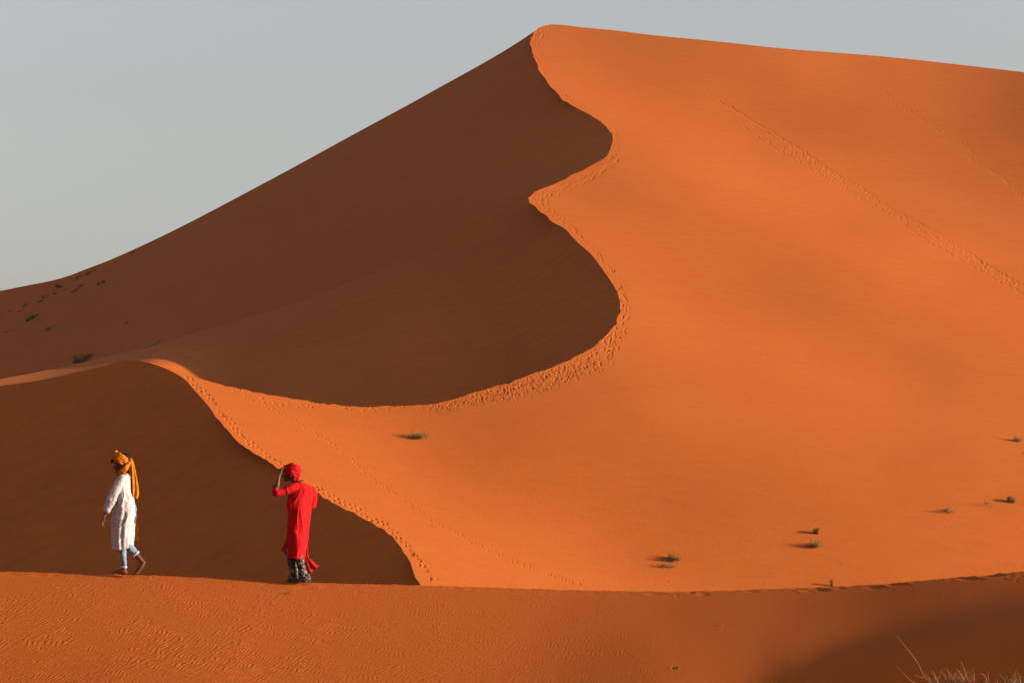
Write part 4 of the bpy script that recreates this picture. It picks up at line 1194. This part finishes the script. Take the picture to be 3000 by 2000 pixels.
PROT = {
 'green': [tussock_mesh('green shrub', 230, 1.0, 0.46, 0.017, s, 7, 0.7, .15, (M_dark, M_olive)) for s in (1, 2)],
 'olive': [tussock_mesh('olive shrub', 210, 1.0, 0.44, 0.016, s, 8, 0.6, .10, (M_olive, M_straw)) for s in (3, 4)],
 'grey':  [tussock_mesh('grey shrub', 90, 1.0, 0.30, 0.018, s, 8, 0.5, .10, (M_drygreen, M_dark)) for s in (5, 6, 7)],
 'sparse':[tussock_mesh('sparse stubs', 40, 1.0, 0.30, 0.020, s, 8, 0.3, .3, (M_dark, M_straw)) for s in (8, 9)],
 'spike': [tussock_mesh('upright sprig', 40, 0.30, 1.0, 0.075, 10, 2, 0.6, 1.15, (M_dark, M_olive))],
}
def on(surface, px, py):
    a = np.array([[float(px)]]); b = np.array([[float(py)]])
    if surface == 'lit': D = solve(a, b, h_lit)
    elif surface == 'slip': D = D_slip(a, b)
    else: D = np.array([[float(np.interp(px, sx_, sD_))]])
    D = float(D[0, 0]); p = world_pt(float(px), float(py), D).reshape(3)
    return Vector([float(q) for q in p]), D
kindcount = {}
def plant(surface, px, py, wpx, hpx, kind, name, label, cat_='shrub', group=None, tilt=0.0, rot=None):
    i = kindcount.get(kind, 0); kindcount[kind] = i + 1
    me = PROT[kind][i % len(PROT[kind])]
    p, D = on(surface, px, py); k = D / 8333.0
    o = bpy.data.objects.new(name, me); COL.objects.link(o)
    o.location = p
    base_h = {'green': .42, 'olive': .40, 'grey': .28, 'sparse': .27, 'spike': .95}[kind]; base_w = {'spike': .42}.get(kind, 1.15)
    sx = wpx * k / base_w; sz = hpx * k / base_h
    o.scale = (sx, (sx + sz) * 0.5 if kind != 'spike' else sx, sz)
    # lie along the slope: a turn in the vertical plane facing the eye, mirrored for variety
    o.rotation_euler = (0, -tilt, (i % 2) * math.pi if kind != 'spike' else 0)
    if (i % 2) and kind != 'spike': o.rotation_euler = (0, tilt, math.pi)
    tag(o, label, cat_, group)
    return o
GL = 'shrubs on the sunlit slope'
plant('lit', 1228, 1280, 64, 26, 'olive', 'desert_shrub', 'low yellowish shrub alone on the bright sand below the curved ridge, left of centre', 'shrub', GL, -0.12)
plant('lit', 1976, 1640, 42, 26, 'green', 'desert_shrub', 'dark green bushy shrub, upper one of the pair on the sunlit slope right of centre', 'shrub', GL)
plant('lit', 1958, 1660, 46, 22, 'olive', 'desert_shrub', 'olive shrub with sand caught in it, lower one of the pair right of centre', 'shrub', GL, -0.1)
plant('lit', 2392, 1562, 18, 20, 'spike', 'desert_shrub', 'small upright green sprig just above the round shrub on the sunlit slope', 'shrub', GL, 0.15)
plant('lit', 2388, 1599, 46, 26, 'olive', 'desert_shrub', 'round tufty shrub directly below the small upright sprig', 'shrub', GL)
plant('lit', 2437, 1716, 9, 24, 'spike', 'grass_sprig', 'thin single sprig standing right behind the foreground crest with a long shadow', 'sprig', None, 0.1)
plant('lit', 2780, 1500, 40, 20, 'olive', 'desert_shrub', 'small olive shrub, leftmost of the three in a row at the right', 'shrub', GL, -0.6)
plant('lit', 2905, 1482, 66, 13, 'sparse', 'desert_shrub', 'row of dark stubs running down the slope between two small shrubs at the right', 'shrub', GL, -0.55)
plant('lit', 2962, 1468, 34, 22, 'green', 'desert_shrub', 'small dark shrub at the right edge, rightmost of the three in a row', 'shrub', GL, -0.6)
plant('lit', 2978, 1290, 34, 18, 'olive', 'desert_shrub', 'shrub at the right edge halfway up, above the row of three', 'shrub', GL, -0.4)
plant('lit', 2998, 1328, 26, 8, 'sparse', 'desert_shrub', 'thin stubs at the right edge just under the halfway shrub', 'shrub', GL, -0.5)
plant('lit', 2466, 1650, 16, 5, 'sparse', 'dry_twig', 'tiny bit of debris on the sunlit sand above the foreground crest at the right', 'twig')
plant('lit', 1958, 1704, 12, 4, 'sparse', 'dry_twig', 'tiny dark speck of debris on the sand under the pair of shrubs', 'twig')
GS = 'shrubs on the shaded far slope'
FAR = [(389,742,20,8,'grey',.45,'small shrub alone just under the skyline, highest on the shaded left slope'),
 (275,795,16,9,'grey',.5,'topmost little shrub at the upper end of the diagonal thicket under the skyline'),
 (261,803,24,14,'grey',.5,'full grey green shrub second from the upper end of the diagonal thicket'),
 (232,814,22,11,'grey',.5,'shrub in the upper part of the diagonal thicket, near the full grey one'),
 (244,811,14,8,'sparse',.5,'thin stubs between two fuller shrubs high in the diagonal thicket'),
 (222,822,22,9,'grey',.5,'low spreading shrub in the upper middle of the diagonal thicket'),
 (205,827,16,7,'sparse',.4,'sparse low shrub left of the spreading one in the thicket'),
 (236,841,26,13,'grey',.5,'shrub just below the diagonal thicket, right one of a close pair'),
 (220,854,30,11,'grey',.5,'long low shrub below the thicket, left one of a close pair'),
 (296,832,36,14,'grey',.35,'lone shrub to the right of the thicket on open shaded sand'),
 (174,843,28,12,'green',-.2,'darkest leafy shrub in the middle of the diagonal thicket'),
 (192,850,16,7,'grey',.4,'small shrub right under the darkest leafy one'),
 (164,861,22,9,'grey',.4,'small bushy shrub left under the darkest leafy one'),
 (156,852,12,6,'sparse',.4,'faint stubs left of the darkest leafy shrub'),
 (135,872,32,14,'grey',.1,'wide bushy shrub in the lower middle of the thicket'),
 (118,886,26,9,'grey',.5,'flat shrub below and left of the wide bushy one'),
 (75,897,22,11,'grey',.4,'shrub near the lower end of the diagonal thicket'),
 (62,912,22,6,'grey',.3,'thin flat shrub under the lower end of the thicket'),
 (32,912,16,6,'grey',.3,'small shrub near the left edge, below the end of the thicket'),
 (26,891,24,5,'sparse',.3,'thin line of stubs at the left edge, level with the end of the thicket'),
 (8,925,20,5,'sparse',.2,'stubs cut by the left edge of the picture'),
 (96,934,46,15,'green',.5,'dark green elongated shrub, the most solid one on the open shaded slope'),
 (149,964,40,14,'grey',.4,'shrub below and right of the dark elongated one'),
 (106,985,8,4,'sparse',.3,'tiny tuft midway between two low shrubs on the left slope'),
 (88,1016,32,7,'sparse',.4,'scant shrub low on the shaded slope at the left'),
 (17,1031,14,5,'sparse',.3,'little tuft near the left edge above the lit strip'),
 (24,972,26,9,'grey',.3,'faint shrub near the left edge, below the dark elongated one'),
 (48,969,18,5,'sparse',.3,'faint stubs just right of the faint shrub near the left edge'),
 (370,948,16,9,'grey',.6,'small round shrub alone in the middle of the shaded left slope'),
 (155,1062,18,7,'sparse',.4,'thin stubs just above the lit strip of sand at the left'),
 (133,843,14,5,'sparse',.4,'small tuft above the middle of the diagonal thicket')]
for (px, py, w, h, k, t, lab) in FAR:
    plant('slip', px, py, w, h, k, 'desert_shrub', lab, 'shrub', GS, t)
plant('slip', 238, 1062, 46, 34, 'green', 'desert_shrub', 'largest dark green bush, growing right behind the lit strip of sand at the left', 'bush', GS, 0.25)
plant('slip', 262, 1046, 36, 20, 'green', 'desert_shrub', 'bush leaning against the right side of the largest dark green bush', 'bush', GS, 0.35)
plant('slip', 448, 1014, 62, 14, 'grey', 'desert_shrub', 'long flat shrub showing only its top behind the low spur', 'shrub', GS, 0.27)

# dry stalks and tufts of grass at the lower right of the foreground dune
def fp(px, py):
    a = np.array([[float(px)]]); D = float(solve_fore(a, np.array([[float(py)]]))[0, 0])
    return Vector([float(q) for q in world_pt(float(px), float(py), D).reshape(3)]), D
def at_depth(px, py, D): return Vector([float(q) for q in world_pt(float(px), float(py), D).reshape(3)])
def stalk(name, label, pts, w, m=None, extra=()):
    """pts: photo pixels root to tip with a depth offset in metres"""
    p0, D0 = fp(pts[0][0], pts[0][1]); bm = bmesh.new()
    P = [at_depth(x, y, D0 + d) - p0 for x, y, d in pts]
    C = cat([tuple(p) for p in P], max(6, 5 * len(P))); n = len(C)
    bm_chain(bm, [(*C[k], w * (1 - 0.7 * k / (n - 1))) for k in range(n)], 6)
    for sub in extra:
        Q = [at_depth(x, y, D0 + d) - p0 for x, y, d in sub]
        bm_chain(bm, [(*Q[k], w * 0.7 * (1 - 0.5 * k / (len(Q) - 1))) for k in range(len(Q))], 6)
    me = bpy.data.meshes.new(name); bm.to_mesh(me); bm.free()
    o = link_mesh(name, me, m or M_straw); o.location = p0
    tag(o, label, 'grass stalk')
    return o
stalk('dry_stalk', 'longest dry straw stalk leaning left over the shaded sand at the lower right', [(2732,2002,0), (2708,1980,-.05), (2688,1940,-.12), (2660,1902,-.2), (2628,1863,-.28)], 0.0055, None,
      ([(2708,1984,-.05), (2696,1982,-.08), (2680,1976,-.1)],))
stalk('dry_stalk', 'shorter bent dry stalk left of the longest one at the bottom edge', [(2688,2004,0), (2672,1994,-.04), (2655,1980,-.1), (2627,1950,-.18)], 0.0045)
stalk('dry_stalk', 'upright dry stalk with short side twigs rising from the dry tuft', [(2838,1998,0), (2830,1975,-.03), (2822,1950,-.06), (2815,1935,-.08)], 0.0055, None,
      ([(2820,1951,-.06), (2812,1948,-.06)], [(2822,1956,-.06), (2814,1953,-.05)], [(2834,1975,0), (2850,1957,-.02), (2854,1959,-.02)]))
stalk('dry_stalk', 'short forked light twig right of the dry tuft', [(2892,1996,0), (2884,1978,-.02), (2874,1972,-.03), (2867,1975,-.03)], 0.006, None, ([(2896,1998,0), (2895,1978,0), (2893,1968,0), (2899,1966,0)],))
stalk('dry_stalk', 'pair of thin straight stems near the bottom right corner', [(2945,2003,0), (2944,1985,0), (2944,1974,0)], 0.0035, None, ([(2952,2003,0), (2951,1978,0)],))
def tuft(name, label, px, py, w, h, n, seed, m0, m1):
    p0, D0 = fp(px, py); k = D0 / 8333.0; r = random.Random(seed); bm = bmesh.new()
    for i in range(n):
        b = Vector((r.uniform(-.5, .5) * w * k, r.uniform(-.2, .2) * w * k, -0.02)); a = r.uniform(0, 6.28); L_ = h * k * r.uniform(.4, 1.1)
        t = b + Vector((math.cos(a) * .9, math.sin(a) * .6, r.uniform(.25, 1.1))) * L_
        n0 = len(bm.faces)
        blade(bm, b, t, (r.uniform(-.3, .3) * L_, 0, r.uniform(0, .5) * L_), r.uniform(.004, .009), 6)
        if r.random() < .5:
            bm.faces.ensure_lookup_table()
            for f in bm.faces[n0:]: f.material_index = 1
    me = bpy.data.meshes.new(name); bm.to_mesh(me); bm.free(); me.materials.append(m0); me.materials.append(m1)
    o = bpy.data.objects.new(name, me); COL.objects.link(o); o.location = p0
    tag(o, label, 'grass'); return o
tuft('dry_grass_tuft', 'tangled dry grass tuft with curled straws at the lower right of the foreground', 2790, 2006, 130, 46, 190, 3, M_straw, M_straw)
tuft('green_grass_tuft', 'low dark green growth under the tangled dry straws at the bottom edge', 2790, 2010, 100, 22, 160, 5, M_dark, M_olive)
tuft('dry_grass_tuft', 'dry grass clump cut by the bottom right corner of the picture', 2975, 2010, 70, 42, 120, 8, M_dark, M_straw)
tuft('dry_grass_tuft', 'thin brownish tuft between the forked twig and the corner clump', 2895, 2008, 50, 26, 50, 9, M_straw, M_dark)
stalk('dry_straw', 'curved pale straw lying on the sand below the person in red', [(838,1736,0), (846,1730,-.03), (854,1731,-.03), (862,1738,0)], 0.0035)
stalk('dry_straw', 'straight pale straw lying beside the curved one below the person in red', [(834,1741,0), (850,1737,0), (865,1739,0)], 0.003)
stalk('dry_straw', 'small pale twig lying on the foreground sand right of centre', [(2096,1831,0), (2112,1829,-.03), (2124,1834,0)], 0.0035)
stalk('dry_straw', 'dark speck of plant debris on the foreground sand near the bottom centre', [(1970,1956,0), (1976,1953,-.02), (1981,1956,0)], 0.007, M_dark)
stalk('dry_straw', 'tiny pale straw on the dim sand above the corner shadow', [(2388,1782,0), (2394,1779,-.02), (2400,1783,0)], 0.003)

# thin dust in the air over the whole place
me = bpy.data.meshes.new('haze'); bm = bmesh.new()
bmesh.ops.create_cube(bm, size=1.0, matrix=Matrix.Translation((0, 3500, 70)) @ Matrix.Diagonal((19000, 19000 + 3000, 170, 1)))
bm.to_mesh(me); bm.free()
hm = bpy.data.materials.new('haze'); hm.use_nodes = True
hn = hm.node_tree; hn.nodes.clear()
ho = hn.nodes.new('ShaderNodeOutputMaterial'); hv = hn.nodes.new('ShaderNodeVolumePrincipled')
hv.inputs['Color'].default_value = (0.95, 0.82, 0.74, 1); hv.inputs['Density'].default_value = 0.000018
hn.links.new(hv.outputs[0], ho.inputs['Volume'])
haze = link_mesh('haze', me, hm); tag(haze, kind='stuff', label='thin warm dust haze over the dunes')
